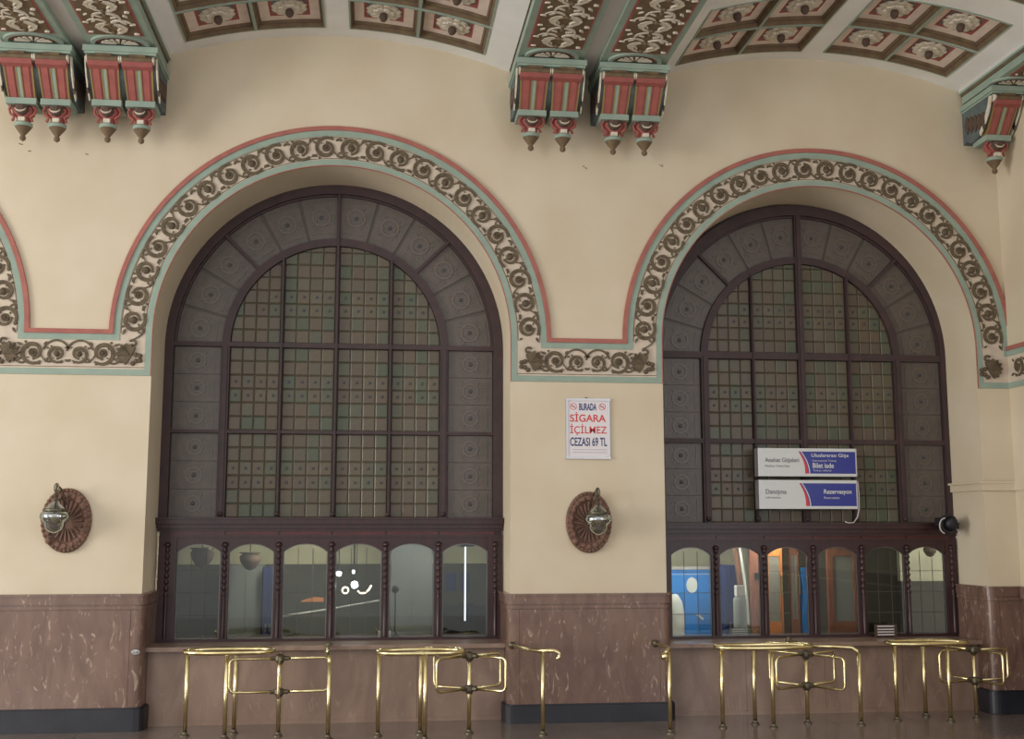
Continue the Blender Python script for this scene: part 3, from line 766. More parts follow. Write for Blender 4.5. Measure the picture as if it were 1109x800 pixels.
# ------------------------------------------------------------------ brackets
def bracket(label, cx, zt, w, n, group=None):
    """zt: top of the slab; n consoles"""
    root = thing('double_bracket' if n == 2 else 'bracket', label, 'bracket', (cx, 0, zt-1.15), 0, group); O = (cx, 0, zt-1.15)
    def ob(name, m, par=root, sub=True):
        m.v = [(x+0, y, z+1.15) for x, y, z in m.v]; return obj(name, m, par)
    h = w/2
    ob('slab', MB().use('teal').box(-h, h, -.90, -.002, -.075, 0).box(-h+.02, h-.02, -.88, -.002, -.105, -.075))
    prof = [(-.002, -.105), (-.80, -.105), (-.80, -.20), (-.70, -.36), (-.56, -.50), (-.40, -.60), (-.22, -.62), (-.10, -.56), (-.002, -.58)]
    ob('body', MB().use('teal_dark').prism_x(prof, -h+.03, h-.03))
    # carved leaves on the two cheeks
    for s in (-1, 1):
        m = MB()
        xx = s*(h-.03)
        m.use('white_paint').prism_x([(-.84, -.13), (-.78, -.12), (-.72, -.26), (-.60, -.42), (-.48, -.54), (-.50, -.60), (-.62, -.50), (-.74, -.36), (-.82, -.22)], xx, xx+s*.016)
        m.use('dark_brown')
        for k in range(5):
            y, z = -.14-.11*k, -.20-.02*k
            m.prism_x([(y, z), (y-.07, z-.05), (y-.06, z-.20), (y-.01, z-.26), (y+.05, z-.12)], xx, xx+s*.018)
        ob('cheek_leaf', m)
    cw = (w-.08)/n
    for i in range(n):
        xc = -h+.04+cw*(i+.5); q = cw*.44
        # face line goes from (y,z) top to bottom, leaning back to the wall
        def P(t, e=0):  # t 0..1 down the tongue
            y = -.86+.34*t**1.15; z = -.14-.48*t
            return y-e, z
        m = MB().use('brown')
        pr = [(-.80+.085*math.cos(a), -.165+.05*math.sin(a)) for a in [k*2*PI/10 for k in range(10)]]
        m.prism_x([(y-.03, z) for y, z in pr], xc-q-.005, xc+q+.005)
        m.prism_x([(-.90, -.105), (-.90, -.135), (-.78, -.15), (-.78, -.105)], xc-q*.55, xc+q*.55)
        m.use('white_paint').prism_x([(y-.03, z) for y, z in pr], xc-q-.022, xc-q-.005); m.prism_x([(y-.03, z) for y, z in pr], xc+q+.005, xc+q+.022)
        ob('scroll_roll', m)
        m = MB()
        # two red flutes, gold fillets, teal middle strip
        def strip(mt, a, b, e):
            m.use(mt)
            k = 6
            for j in range(k):
                t0, t1 = .06+.94*j/k, .06+.94*(j+1)/k
                (y0, z0), (y1, z1) = P(t0, e), P(t1, e)
                w0 = 1-.10*t0; w1 = 1-.10*t1
                vs = [(xc+a*w0, y0, z0), (xc+b*w0, y0, z0), (xc+b*w0, y0+.14, z0), (xc+a*w0, y0+.14, z0), (xc+a*w1, y1, z1), (xc+b*w1, y1, z1), (xc+b*w1, y1+.14, z1), (xc+a*w1, y1+.14, z1)]
                m.add(vs, [(0, 1, 5, 4), (1, 2, 6, 5), (3, 0, 4, 7), (0, 1, 2, 3), (4, 5, 6, 7)])
        strip('gold', -q, -q*.90, .012); strip('gold', q*.90, q, .012)
        for sgn in (-1, 1):
            a, b = sorted((sgn*q*.18, sgn*q*.90))
            strip('red', a, b, 0); strip('crimson', a+(b-a)*.22, a+(b-a)*.78, .022)
        strip('gold', -q*.20, -q*.12, .014); strip('gold', q*.12, q*.20, .014); strip('teal', -q*.12, q*.12, .006)
        ob('fluted_tongue', m)
        m = MB().use('crimson').prism_x([(-.80, -.20), (-.89, -.20), (-.875, -.26), (-.80, -.28)], xc-q*1.02, xc+q*1.02); ob('curl', m)
        ob('teal_block', MB().use('teal').box(xc-q*1.0, xc+q*1.0, -.58, -.20, -.685, -.605))
        # urn shaped drop
        m = MB().use('crimson')
        yc = -.42
        m.smooth = True
        m.lathe([(q*.70, -.685), (q*.82, -.72), (q*.72, -.78), (q*.44, -.84), (q*.48, -.87), (q*.52, -.90)], (xc, yc, 0), 12, 1, .85)
        ob('urn', m)
        m = MB().use('dark_brown').lathe([(q*.46, -.70), (q*.50, -.75), (q*.30, -.80), (.001, -.82)], (xc, yc-q*.50, 0), 10); m.use('ground').tube([(xc+q*.34*math.cos(t), yc-q*.92, -.745+q*.20*math.sin(t)) for t in [PI+PI*j/8 for j in range(9)]], .016, 6, rr=[.004, .007, .010, .012, .013, .012, .010, .007, .004]); m.use('white_paint').box(xc-q*.22, xc+q*.22, yc-q*.62, yc, -.895, -.845); m.use('dark_brown').box(xc-q*.5, xc+q*.5, yc-q*.80, yc, -.705, -.69)
        for sg in (-1, 1): m.use('crimson').tube([(xc+sg*q*.72, yc-q*.5, -.69), (xc+sg*q*.88, yc-q*.4, -.735), (xc+sg*q*.80, yc-q*.4, -.79), (xc+sg*q*.52, yc-q*.4, -.83), (xc+sg*q*.62, yc-q*.3, -.86), (xc+sg*q*.66, yc-q*.3, -.885)], .018, 6)
        ob('urn_ornament', m)
        m = MB().use('teal'); m.smooth = True; m.lathe([(q*.45, -.89), (q*.62, -.90), (q*.62, -.935), (q*.45, -.95)], (xc, yc, 0), 12); ob('teal_collar', m)
        m = MB().use('brown'); m.smooth = True; m.lathe([(q*.56, -.945), (q*.42, -.985), (q*.24, -1.03), (q*.14, -1.055), (q*.22, -1.08), (q*.20, -1.11), (.001, -1.135)], (xc, yc, 0), 10); ob('drop', m)
    return root
bracket('red and teal double bracket nearest the left edge', -2.19, 8.61, .93, 2)
bracket('red and teal double bracket to the right of the one at the left edge', -1.13, 8.63, .93, 2)
bracket('red and teal double bracket, left one of the middle pair', 4.45, 8.74, .96, 2)
bracket('red and teal double bracket, right one of the middle pair', 5.59, 8.73, .96, 2)
bracket('single red bracket in the right corner under the ceiling', 10.93, 8.665, .50, 1)

# ------------------------------------------------------------------ wall lamps
def wall_lamp(label, cx, cz, lx, lz, turned):
    root = thing('wall_lamp', label, 'wall lamp', (cx, 0, cz-.41), 0)
    def ob(name, m, par=root): m.v = [(x, y, z+.41) for x, y, z in m.v]; return obj(name, m, par)
    a, b = .31, .41
    m = MB().use('plaque'); m.smooth = True
    m.lathe([(1.0, -.002), (1.0, -.03), (.96, -.055), (.90, -.05), (.84, -.065), (.74, -.06), (.70, -.035), (.45, -.02), (.001, -.015)], (0, 0, 0), 40, a, b, axis='y')
    # lathe(axis y) keeps sx on x and sy on z
    ob('plaque', m)
    m = MB().use('plaque')
    for i in range(36):
        t = 2*PI*i/36; m.ball((a*.93*math.cos(t), -.055, b*.93*math.sin(t)), .024, 6, 4)
    for i in range(18):
        t = 2*PI*(i+.5)/18; m.ball((a*.79*math.cos(t), -.065, b*.79*math.sin(t)), .03, 6, 4, 1.2, .7, 1.2)
    ob('beaded_rim', m)
    m = MB().use('plaque')
    for i in range(20):
        t = 2*PI*i/20; m.tube([(.08*math.cos(t), -.045, .10*math.sin(t)-.02), (a*.66*math.cos(t), -.04, b*.66*math.sin(t))], .012, 5, rr=[.008, .018])
    ob('shell_ribs', m)
    s = -.14 if not turned else -.10
    ob('knob', MB().use('plaque').ball((a*-.62, -.08, b*-.62), .045))
    # arm from the plaque, hook and lantern hanging in front
    L = Vector((lx-cx, -.30, lz-cz))
    m = MB().use('brass_dull'); m.tube([(0, -.03, .18), (L.x*.5, -.16, L.z+.40), (L.x, -.28, L.z+.46), (L.x, -.31, L.z+.38)], .014, 6)
    ob('arm', m)
    m = MB().use('brass_dull'); m.tube([(L.x+.028*math.cos(t), L.y, L.z+.42+.06*math.sin(t)) for t in [2*PI*k/12 for k in range(12)]], .009, 6, True)
    m.lathe([(.012, .36), (.035, .33), (.02, .30), (.045, .26)], (L.x, L.y, L.z), 8)
    ob('hook', m)
    m = MB().use('lantern_glass'); m.smooth = True
    m.lathe([(.035, .27), (.06, .23), (.105, .20), (.13, .165)], (L.x, L.y, L.z), 24, 1, 1, -.05); ob('lantern_top', m)
    m = MB().use('brass_dull').lathe([(.128, .16), (.142, .155), (.142, .14), (.128, .135)], (L.x, L.y, L.z), 24); ob('band', m)
    m = MB().use('lantern_glass'); m.smooth = True
    m.lathe([(.13, .135), (.175, .11), (.185, .06), (.165, .02), (.13, -.01), (.125, -.05), (.10, -.10), (.05, -.135), (.001, -.145)], (L.x, L.y, L.z), 28, 1, 1, -.05)
    lb = ob('lantern_bowl', m)
    m = MB().use('white_paint').ball((L.x, L.y, L.z+.04), .055); ob('bulb', m)
    return root
wall_lamp('oval shell plaque lamp with glass lantern on the left pier', -1.71, 2.62, -1.78, 2.60, False)
wall_lamp('oval shell plaque lamp with glass lantern on the middle pier below the notice', 5.06, 2.60, 5.13, 2.57, True)

# ------------------------------------------------------------------ no smoking notice
xa, za = at(613, 431, -.03); xb, zb_ = at(661, 497, -.03)
root = thing('notice', 'framed no-smoking notice in red and blue lettering on the middle pier', 'sign', (xa, 0, zb_))
O = (xa, 0, zb_); W_, H_ = xb-xa, za-zb_
obj('frame', MB().use('alu').box(0, .03, -.03, -.004, 0, H_).box(W_-.03, W_, -.03, -.004, 0, H_).box(-.01, W_+.01, -.035, -.004, 0, .03).box(-.01, W_+.01, -.035, -.004, H_-.035, H_), root)
obj('sheet', MB().use('paper').box(.03, W_-.03, -.02, -.004, .03, H_-.035), root)
obj('nail', MB().use('brass_dull').ball((W_*.46, -.012, H_+.01), .012), root)
for txt, mt, z0, z1, i0, i1, bd in (('BURADA', 'ink_blue', .80, .92, .30, .70, .03), ('SİGARA', 'ink_red', .61, .775, .09, .91, .018), ('İÇİLMEZ', 'ink_red', .39, .58, .09, .93, .009), ('CEZASI 69 TL', 'ink_blue', .21, .355, .09, .93, .02)):
    text_mesh('lettering', txt, mt, W_*i0, W_*i1, H_*z0, H_*z1, -.0215, root, bd)
for k in (.17, .83):
    m = MB().use('ink_red').arc(W_*k, H_*.865, .040, .047, 0, 2*PI, -.0225, -.02, 16)
    m.prism([(W_*k-.032, H_*.865+.026), (W_*k-.026, H_*.865+.032), (W_*k+.032, H_*.865-.026), (W_*k+.026, H_*.865-.032)], -.0225, -.02)
    m.use('ink_grey').box(W_*k-.028, W_*k+.024, -.0222, -.02, H_*.865-.005, H_*.865+.005)
    obj('no_smoking_symbol', m, root)
obj('small_print', MB().use('ink_grey').box(W_*.15, W_*.93, -.0215, -.02, H_*.15, H_*.156).box(W_*.15, W_*.93, -.0215, -.02, H_*.105, H_*.111), root)

# ------------------------------------------------------------------ the two hanging sign boxes
def sign(label, x0, x1, z0, z1, texts, loc):
    root = thing('sign_box', label, 'sign', (x0, .62, z0))
    w, h = x1-x0, z1-z0; Y = .0
    obj('casing', MB().use('alu').box(0, w, .005, .16, 0, h).box(-.02, 0, -.004, .16, 0, h).box(w, w+.02, -.004, .16, 0, h).use('sign_white').box(0, w, -.004, .16, h-.045, h).box(0, w, -.004, .16, 0, .04), root)
    obj('white_panel', MB().use('sign_white').box(0, w*.47, 0, .01, .04, h-.045), root)
    n = 8
    cv = [(w*(.415+.085*(1-(1-t/n)**2)), h-.045-(h-.085)*t/n) for t in range(n+1)]
    obj('blue_panel', MB().use('sign_blue').prism(cv+[(w, .04), (w, h-.045)], -.003, .01), root)
    m = MB().use('sign_white'); m.v, m.f
    for k in range(n):
        a, b = cv[k], cv[k+1]; m.prism([(a[0]+.018, a[1]), (b[0]+.018, b[1]), (b[0]+.032, b[1]), (a[0]+.032, a[1])], -.0045, 0)
    m.use('sign_red')
    for k in range(n):
        a, b = cv[k], cv[k+1]; t = k/n; m.prism([(a[0]-.012-.03*t, a[1]), (b[0]-.012-.03*(k+1)/n, b[1]), (b[0]+.004, b[1]), (a[0]+.004, a[1])], -.0045, 0)
    obj('curved_stripes', m, root)
    for txt, mt, a, b, c_, d, bd in texts: text_mesh('lettering', txt, mt, w*a, w*b, h*c_, h*d, -.0055, root, bd)
    obj('hanger', MB().use('alu').box(.2, .23, .16, .272, h*.4, h*.5).box(w-.23, w-.2, .16, .272, h*.4, h*.5), root)
    return root
SY = .62
def zz(u, v): return at(u, v, SY)
x0, z1 = zz(822, 485); x1, z0 = zz(927, 516); s1 = z0
sign('upper white and blue sign box for the main line and international counters', x0, x1, z0, z1, [('Anahat Gişeleri', 'ink_grey', .055, .41, .46, .66, .01), ('Mainlines Tickets Sales', 'ink_grey', .055, .31, .33, .41, 0), ('Uluslararası Gişe', 'sign_white', .54, .93, .66, .82, .015), ('International Tickets', 'sign_white', .55, .80, .53, .60, 0), ('Bilet iade', 'sign_white', .55, .77, .30, .48, .02), ('Ticket refund', 'sign_white', .55, .74, .18, .25, 0)], None)
x0, z1 = zz(823, 519.5); x1, z0 = zz(928, 551); s2 = (x1, z0, z1)
sign('lower white and blue sign box for information and reservation', x0, x1, z0, z1, [('Danışma', 'ink_grey', .055, .27, .47, .68, .01), ('Information', 'ink_grey', .055, .21, .36, .43, 0), ('Rezervasyon', 'sign_white', .66, .95, .48, .68, .02), ('Reservation', 'sign_white', .66, .82, .35, .43, 0)], None)
# its cable
m = MB().use('cable_white'); x1, z0, z1 = s2
m.smooth = True
m.tube([(x1+.035, .63, z1-.02), (x1+.045, .63, (z0+z1)/2), (x1+.04, .63, z0), (x1+.02, .66, z0-.12), (x1-.04, .66, z0-.195), (x1-.12, .66, z0-.20), (x1-.17, .66, z0-.18)], .009, 6)
tag(obj('sign_cable', m), 'white cable hanging from the lower sign box onto the cornice', 'cable')
# junction box and cable tangle by the right jamb
cx, cz = at(1026, 567, .44)
root = thing('siren', 'dark round alarm horn with a tangle of cable on the end of the right cornice', 'alarm', (cx, .44, cz-.13))
m = MB().use('cable_black'); m.smooth = True; m.lathe([(.001, -.10), (.06, -.11), (.085, -.07), (.10, -.02), (.085, .08), (.04, .14), (.001, .15)], (.03, 0, .13), 14, axis='y'); obj('housing', m, root)
m = MB().use('cable_black'); m.tube([(.0+.12*math.cos(t), -.04, .13+.12*math.sin(t)) for t in [2*PI*k/16 for k in range(16)]], .022, 6, True); m.box(-.14, .02, -.02, .1, .10, .22); obj('coil', m, root)
m = MB().use('cable_white'); m.tube([(-.08+.09*math.cos(t), -.1, .10+.11*math.sin(t)) for t in [1.6+k*.36 for k in range(9)]], .010, 6); m.tube([(.10, -.05, .08), (.15, -.05, -.02), (.22, -.05, -.05)], .006, 5); obj('white_lead', m, root)
obj('bracket_plate', MB().use('cable_black').box(.0, .12, .1, .2, .05, .2), root)

# ------------------------------------------------------------------ brass rails and turnstiles
TR = .026
def foot(m, x, y): m.use('brass_dull').lathe([(.055, 0), (.055, .012), (.035, .03), (.028, .05)], (x, y, 0), 10)
def posts(root, O, pts, zt, name='post'):
    for x, y in pts:
        m = MB().use('brass'); m.smooth = True; m.tube([(x-O[0], y-O[1], .02), (x-O[0], y-O[1], zt)], TR, 10)
        p = obj(name, m, root)
        m = MB(); foot(m, x-O[0], y-O[1]); obj('foot', m, p)
def loop_rail(label, P, zt, xL, xR, yc, ry, ext=None):
    O = (P[0][0], P[0][1]); root = thing('queue_rail', label, 'queue rail', (O[0], O[1], 0))
    posts(root, O, P, zt)
    pts = []
    n = 28; cx, rx = (xL+xR)/2, (xR-xL)/2
    for i in range(n):
        a = 2*PI*i/n; e = .75
        pts.append((cx+rx*math.copysign(abs(math.cos(a))**e, math.cos(a))-O[0], yc+ry*math.copysign(abs(math.sin(a))**e, math.sin(a))-O[1], zt))
    m = MB().use('brass'); m.smooth = True; m.tube(pts, TR*1.15, 8, True); obj('loop_rail', m, root)
    return root
def turnstile(label, x, y, zt, zl, rad, angs, r0=.04):
    root = thing('turnstile', label, 'turnstile', (x, y, 0))
    m = MB().use('brass'); m.smooth = True; m.tube([(0, 0, .02), (0, 0, zt+.04)], TR, 10); p = obj('post', m, root)
    m = MB(); foot(m, 0, 0); obj('foot', m, p)
    for z in (zt, zl):
        m = MB().use('brass_dull').lathe([(.001, -.07), (.035, -.065), (.06, -.02), (.06, .03), (.03, .05)], (0, 0, z), 10)
        for a in angs: m.tube([(0, 0, z), (.11*math.cos(a), .11*math.sin(a), z)], .028, 7)
        obj('hub', m, root)
    for a in angs:
        c, s = math.cos(a), math.sin(a); q = .06; pts = [(.05, zl), (rad-q, zl)]
        pts += [(rad-q+q*math.sin(t), zl+q-q*math.cos(t)) for t in (.5, 1.05, 1.57)]
        pts += [(rad-q+q*math.cos(t), zt-q+q*math.sin(t)) for t in (0, .5, 1.05)]+[(rad-q, zt), (.05, zt)]
        m = MB().use('brass'); m.smooth = True; m.tube([(r*c, r*s, z) for r, z in pts], .017, 8); obj('arm', m, root)
    return root
# group below the left window
loop_rail('brass loop rail left of the first turnstile, below the left window', [fl(200, 797), fl(243, 800), fl(253, 794)], 1.02, -.09, .98, -.55, .24)
hx, hy = fl(301, 797)
turnstile('brass turnstile with its arms square to the wall, below the left window', hx, hy, .93, .53, .60, [.06+k*PI/2 for k in range(4)])
def hook_rail(label, px, py, z, pts, tail=None):
    root = thing('brass_rail', label, 'queue rail', (px, py, 0)); posts(root, (px, py), [(px, py)], z)
    m = MB().use('brass'); m.smooth = True; m.tube([(a, b, c) for a, b, c in pts], TR, 8); o = obj('hand_rail', m, root)
    if tail: m = MB().use('brass_dull').ball(tail, .05); obj('wall_socket', m, root)
    return root
px, py = fl(355, 800)
hook_rail('short brass rail between the first turnstile and the counter, below the left window', px, py, .90, [(0, 0, .88), (0, .03, .95), (-.02, .10, .99), (-.05, .4, 1.0), (-.05, abs(py)+.27, 1.0)], (-.05, abs(py)+.27, 1.0))
loop_rail('brass loop rail beside the pier end of the left window', [fl(409, 797), fl(455, 795), fl(460, 802)], 1.01, 2.26, 3.32, -.80, .24)
hx, hy = fl(508, 794)
turnstile('brass turnstile with crossed arms beside the middle pier', hx, hy, .94, .54, .52, (PI-.62, PI+.62, .62, -.62))
px, py = fl(588, 796)
hook_rail('brass rail with curled end reaching out from the middle pier', px, py, .99, [(-.28, abs(py)-.06, 1.0), (-.20, .35, 1.01), (-.04, .05, 1.01), (.04, -.02, 1.02), (.14, -.06, 1.02), (.20, -.06, .99), (.20, -.06, .94), (.165, -.06, .92)], (-.28, abs(py)-.08, 1.0))
px, py = fl(726, 794)
hook_rail('brass post with ball end at the right edge of the middle pier', px, py, .99, [(-.07, -.05, .96), (-.03, -.02, 1.01), (.02, .05, 1.01), (.08, .4, 1.0), (.06, abs(py)-.07, 1.0)], (.06, abs(py)-.08, 1.0))
m = MB().use('brass'); m.smooth = True; m.ball((-.07, -.06, .94), .05); obj('end_ball', m, bpy.data.objects['brass_rail.002'])
# group below the right window
loop_rail('brass loop rail below the orange doors seen through the right window', [fl(783, 788), fl(818, 784), fl(838, 788)], 1.0, 6.60, 7.86, -.62, .22)
hx, hy = fl(875, 783)
turnstile('brass turnstile with spread arms below the right window', hx, hy, .88, .48, .60, [.55+k*PI/2 for k in range(4)])
px, py = fl(933, 785)
hook_rail('single brass post with bent top right of the spread turnstile', px, py, .90, [(0, 0, .88), (-.02, .01, .94), (-.08, .03, .975), (-.3, .10, .985), (-.55, .22, .985), (-.58, abs(py)+.27, .985)], (-.58, abs(py)+.27, .985))
loop_rail('brass loop rail near the right corner', [fl(972, 780), fl(1003, 776), fl(1030, 781)], 1.0, 9.02, 10.12, -.40, .22)
hx, hy = fl(1058, 778)
turnstile('brass turnstile in front of the right corner plinth', hx, hy, .90, .50, .55, [.2+k*PI/2 for k in range(4)])

# ------------------------------------------------------------------ ticket offices behind the screens
def ux(u, Y): return at(u, 640, Y)[0]
def office(side, x0, x1, yb, wallmat, dado_, zd):
    root = struct('office_'+side, 'ticket office room behind the %s ticket screen' % side)
    obj('rear_wall', MB().use(wallmat).box(x0, x1, yb, yb+.1, 0, 3.0), root)
    if zd: obj('rear_dado', MB().use(dado_).box(x0, x1, yb-.02, yb, 0, zd), root)
    for x in (x0-.1, x1): obj('side_wall', MB().use(wallmat).box(x, x+.1, 1.1, yb, 0, 3.0), root)
    obj('office_ceiling', MB().use('office_wall').box(x0-.1, x1+.1, 1.05, yb+.1, 2.62, 2.72), root)
    obj('office_floor', MB().use('office_dado').box(x0-.1, x1+.1, 1.05, yb+.1, -.05, 0), root)
    obj('blackout', MB().use('lead').box(x0-.1, x1+.1, 1.02, 1.06, 2.72, 7.6), root)
    return root
office('left', -1.2, 4.7, 3.6, 'office_wall', 'office_dado', 1.95)
office('right', 6.2, 12.4, 3.4, 'office_wall', 'office_dado', 0)
obj('inner_partition', MB().use('office_dado').box(ux(826, 2.8), ux(974, 2.8), 2.8, 2.86, 0, 2.6), bpy.data.objects['office_right'])
obj('inner_wall', MB().use('office_wall').box(ux(976, 2.0), 12.3, 2.0, 2.1, 1.70, 2.6), bpy.data.objects['office_right'])
obj('inner_dado', MB().use('office_dado').box(ux(976, 2.0), 12.3, 1.98, 2.1, 0, 1.70), bpy.data.objects['office_right'])
obj('cross_wall', MB().use('office_dado').prism_z([(ux(826, 1.7), 1.7), (ux(826, 2.8), 2.8), (ux(826, 2.8)+.05, 2.8), (ux(826, 1.7)+.05, 1.7)], 0, 2.6), bpy.data.objects['office_right'])
def pt(name, loc, p, col, r=.08):
    l = bpy.data.lights.new(name, 'POINT'); l.energy = p; l.color = col; l.shadow_soft_size = r
    o = bpy.data.objects.new(name, l); COL.objects.link(o); o.location = loc
pt('office_light_left', (1.0, 2.0, 2.45), 42, (1, .97, .85)); pt('office_light_left_two', (3.1, 2.0, 2.45), 26, (.95, .97, .95))
pt('office_light_right', (6.9, 1.5, 2.5), 60, (.95, .97, 1)); pt('office_light_middle', (8.2, 1.3, 2.5), 45, (1, .93, .82)); pt('office_light_corner', (10.7, 1.45, 2.4), 6, (.9, .95, 1))

def box_thing(name, label, cat, x0, x1, y0, y1, z0, z1, mt):
    m = MB().use(mt).box(x0, x1, y0, y1, z0, z1); return tag(obj(name, m), label, cat)
# left office
def globe(label, u, v, Y, r):
    x, z = at(u, v, Y); root = thing('basket_lamp', label, 'ceiling lamp', (x, Y, z))
    m = MB().use('dark_brown'); m.smooth = True; m.lathe([(r*.7, r*.6), (r, r*.3), (r*.9, -r*.2), (r*.5, -r*.8), (.001, -r)], n=14); obj('shade', m, root)
    obj('ring', MB().use('brass_dull').lathe([(r*.72, r*.55), (r*1.02, r*.6), (r*1.02, r*.7), (r*.72, r*.72)], n=14), root)
    obj('rod', MB().use('brass_dull').tube([(0, 0, r*.6), (0, 0, 2.62-z)], .01, 6), root)
globe('dark basket-shaped lamp behind the first pane of the left screen', 219, 602, 1.8, .17)
globe('dark basket-shaped lamp behind the second pane of the left screen', 271, 606, 2.4, .16)
globe('dark basket-shaped lamp behind the last pane of the right screen', 1007, 596, 1.6, .10)
# desk, cabinets and chairs
def desk(label, x0, x1, y0, y1, h):
    root = thing('office_desk', label, 'desk', ((x0+x1)/2, (y0+y1)/2, 0)); cx, cy = (x0+x1)/2, (y0+y1)/2
    obj('desk_top', MB().use('desk').box(x0-cx, x1-cx, y0-cy, y1-cy, h-.04, h), root)
    for x in (x0-cx, x1-cx-.05): obj('side_panel', MB().use('desk').box(x, x+.05, y0-cy+.02, y1-cy-.02, 0, h-.04), root)
    obj('front_panel', MB().use('desk').box(x0-cx+.05, x1-cx-.05, y0-cy+.02, y0-cy+.05, .1, h-.04), root)
desk('brown desk behind the left ticket screen', -.5, 3.8, 1.15, 1.75, 1.0)
def cabinet(label, x0, x1, y0, y1, h, mt, name='office_cabinet'):
    cx, cy = (x0+x1)/2, (y0+y1)/2; root = thing(name, label, 'cabinet', (cx, cy, 0))
    obj('carcase', MB().use(mt).box(x0-cx, x1-cx, y0-cy+.02, y1-cy, 0, h), root)
    w = (x1-x0)/2
    for i in range(2):
        d = obj('door', MB().use(mt).box(x0-cx+i*w+.004, x0-cx+(i+1)*w-.004, y0-cy, y0-cy+.02, .06, h-.02), root)
        obj('handle', MB().use('steel').box(-.012+(.03 if i else -.03), .012+(.03 if i else -.03), y0-cy-.02, y0-cy, h*.5, h*.5+.12), d)
cabinet('grey cabinet behind the second pane of the left screen', ux(249, 3), ux(284, 3), 2.9, 3.5, 1.95, 'office_grey')
cabinet('narrow blue cabinet behind the second pane of the left screen', ux(286, 2.9), ux(298, 2.9), 2.7, 3.3, 1.93, 'navy')
cabinet('tall grey cabinet behind the fifth pane of the left screen', ux(423, 3), ux(468, 3), 2.9, 3.5, 2.4, 'office_grey')
for i, (u, v, lb) in enumerate(((447, 0, 'blue poster on the office wall, left one of two'), (0, 0, ''))):
    pass
for u0, u1, lb in ((483, 494, 'blue poster behind the last pane of the left screen, left one'), (499, 509, 'blue poster behind the last pane of the left screen, beside the lit tube')):
    x0, z1 = at(u0, 620, 3.5); x1, z0 = at(u1, 640, 3.5); box_thing('poster', lb, 'poster', x0, x1, 3.56, 3.578, z0, z1, 'navy')
xt, z1 = at(504, 592, 1.9); _, z0 = at(504, 672, 1.9)
root = thing('tube_lamp', 'upright lit tube lamp behind the last pane of the left screen', 'lamp', (xt, 1.9, 1.0))
obj('tube', MB().use('tube_lit').tube([(0, 0, z0-1), (0, 0, z1-1)], .012, 8), root); obj('ceiling_plate', MB().use('black_plastic').lathe([(.001, z1-1), (.14, z1-1+.01), (.14, z1-1+.04), (.001, z1-.95)], n=14), root)
for k, u in enumerate((487, 504, 519)):
    yk = (2.1, 2.75, 2.1)[k]; x, z = at(u, 676, yk)
    root = thing('office_chair', 'black office chair behind the last pane of the left screen, %s of three' % ('leftmost', 'middle', 'rightmost')[k], 'chair', (x, yk, 0))
    obj('backrest', MB().use('black_plastic').prism([(-.13, .95), (.13, .95), (.16, 1.05), (.14, 1.32), (.09, 1.38), (-.09, 1.38), (-.14, 1.32), (-.16, 1.05)], -.04, .02), root)
    obj('seat', MB().use('black_plastic').box(-.17, .17, -.0, .36, .72, .80), root)
    obj('pillar', MB().use('steel').tube([(0, .2, .06), (0, .2, .72)], .03, 8), root)
    m = MB().use('black_plastic')
    for q in range(5): m.tube([(0, .2, .08), ((.19)*math.cos(q*2*PI/5), .2+.19*math.sin(q*2*PI/5), .04)], .025, 6)
    obj('base', m, root)
# microphone on a stand behind pane five
x, z = at(428, 638, 1.3); _, z2 = at(431, 684, 1.3)
root = thing('microphone', 'black desk microphone on a thin stand behind the fifth pane of the left screen', 'microphone', (x, 1.3, 1.0))
m = MB().use('black_plastic'); m.smooth = True; m.ball((0, 0, z-1), .055); obj('head', m, root)
obj('stand', MB().use('black_plastic').tube([(0, 0, z-1), (.005, 0, z-1.25), (.0, 0, .09), (.03, 0, .03)], .010, 6), root)
obj('base', MB().use('black_plastic').lathe([(.07, 0), (.07, .02), (.02, .04)], (.02, 0, 0), 12), root)
x0, z1 = at(409, 683, 1.2); x1, z0 = at(423, 692, 1.2)
tag(obj('paper_stack', MB().use('paper').box(x0, x1, 1.15, 1.24, 1.002, z1)), 'white stack of papers lying left of the microphone foot', 'paper')
# added bulbs imitating reflected glare, and slanting rail behind panes three and four
root = None
for yl, (u, v, r, lb) in zip((1.9, 2.1, 1.9), ((367, 621, .035, 'small added bulb imitating glare reflected in the fourth pane of the left screen, upper left one'), (383, 619, .022, 'small added bulb imitating glare reflected in the fourth pane of the left screen, upper right one'), (384, 633, .05, 'largest added bulb imitating glare reflected in the fourth pane of the left screen'))):
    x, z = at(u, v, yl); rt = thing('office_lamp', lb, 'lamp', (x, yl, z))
    m = MB().use('glare_lit'); m.smooth = True; m.ball((0, 0, 0), r); obj('bulb', m, rt)
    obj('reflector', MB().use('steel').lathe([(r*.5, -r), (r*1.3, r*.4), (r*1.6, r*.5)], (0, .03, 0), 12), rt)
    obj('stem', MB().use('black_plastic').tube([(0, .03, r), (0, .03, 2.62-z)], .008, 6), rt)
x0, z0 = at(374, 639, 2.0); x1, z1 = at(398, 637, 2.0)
root = thing('glare_curl', 'small curled lit tube added to imitate reflected glare in the fourth pane', 'lamp', ((x0+x1)/2, 2.0, z0)); w = (x1-x0)/2  # glowing curl added in place of the glare's reflected tail
obj('left_curl', MB().use('glare_soft').tube([(-w+.045*math.cos(t), 0, .045*math.sin(t)) for t in [2*PI*k/12 for k in range(12)]], .012, 6, True), root)
obj('right_curl', MB().use('glare_soft').tube([(w*.1, 0, -.01), (w*.4, 0, -.045), (w*.8, 0, -.04), (w*1.1, 0, .0), (w*1.35, 0, .07)], .014, 6), root)
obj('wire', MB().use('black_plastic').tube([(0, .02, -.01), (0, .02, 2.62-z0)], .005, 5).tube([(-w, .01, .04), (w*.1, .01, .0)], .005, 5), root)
p = [at(u, v, 2.2) for u, v in ((306, 667), (352, 660), (411, 650))]
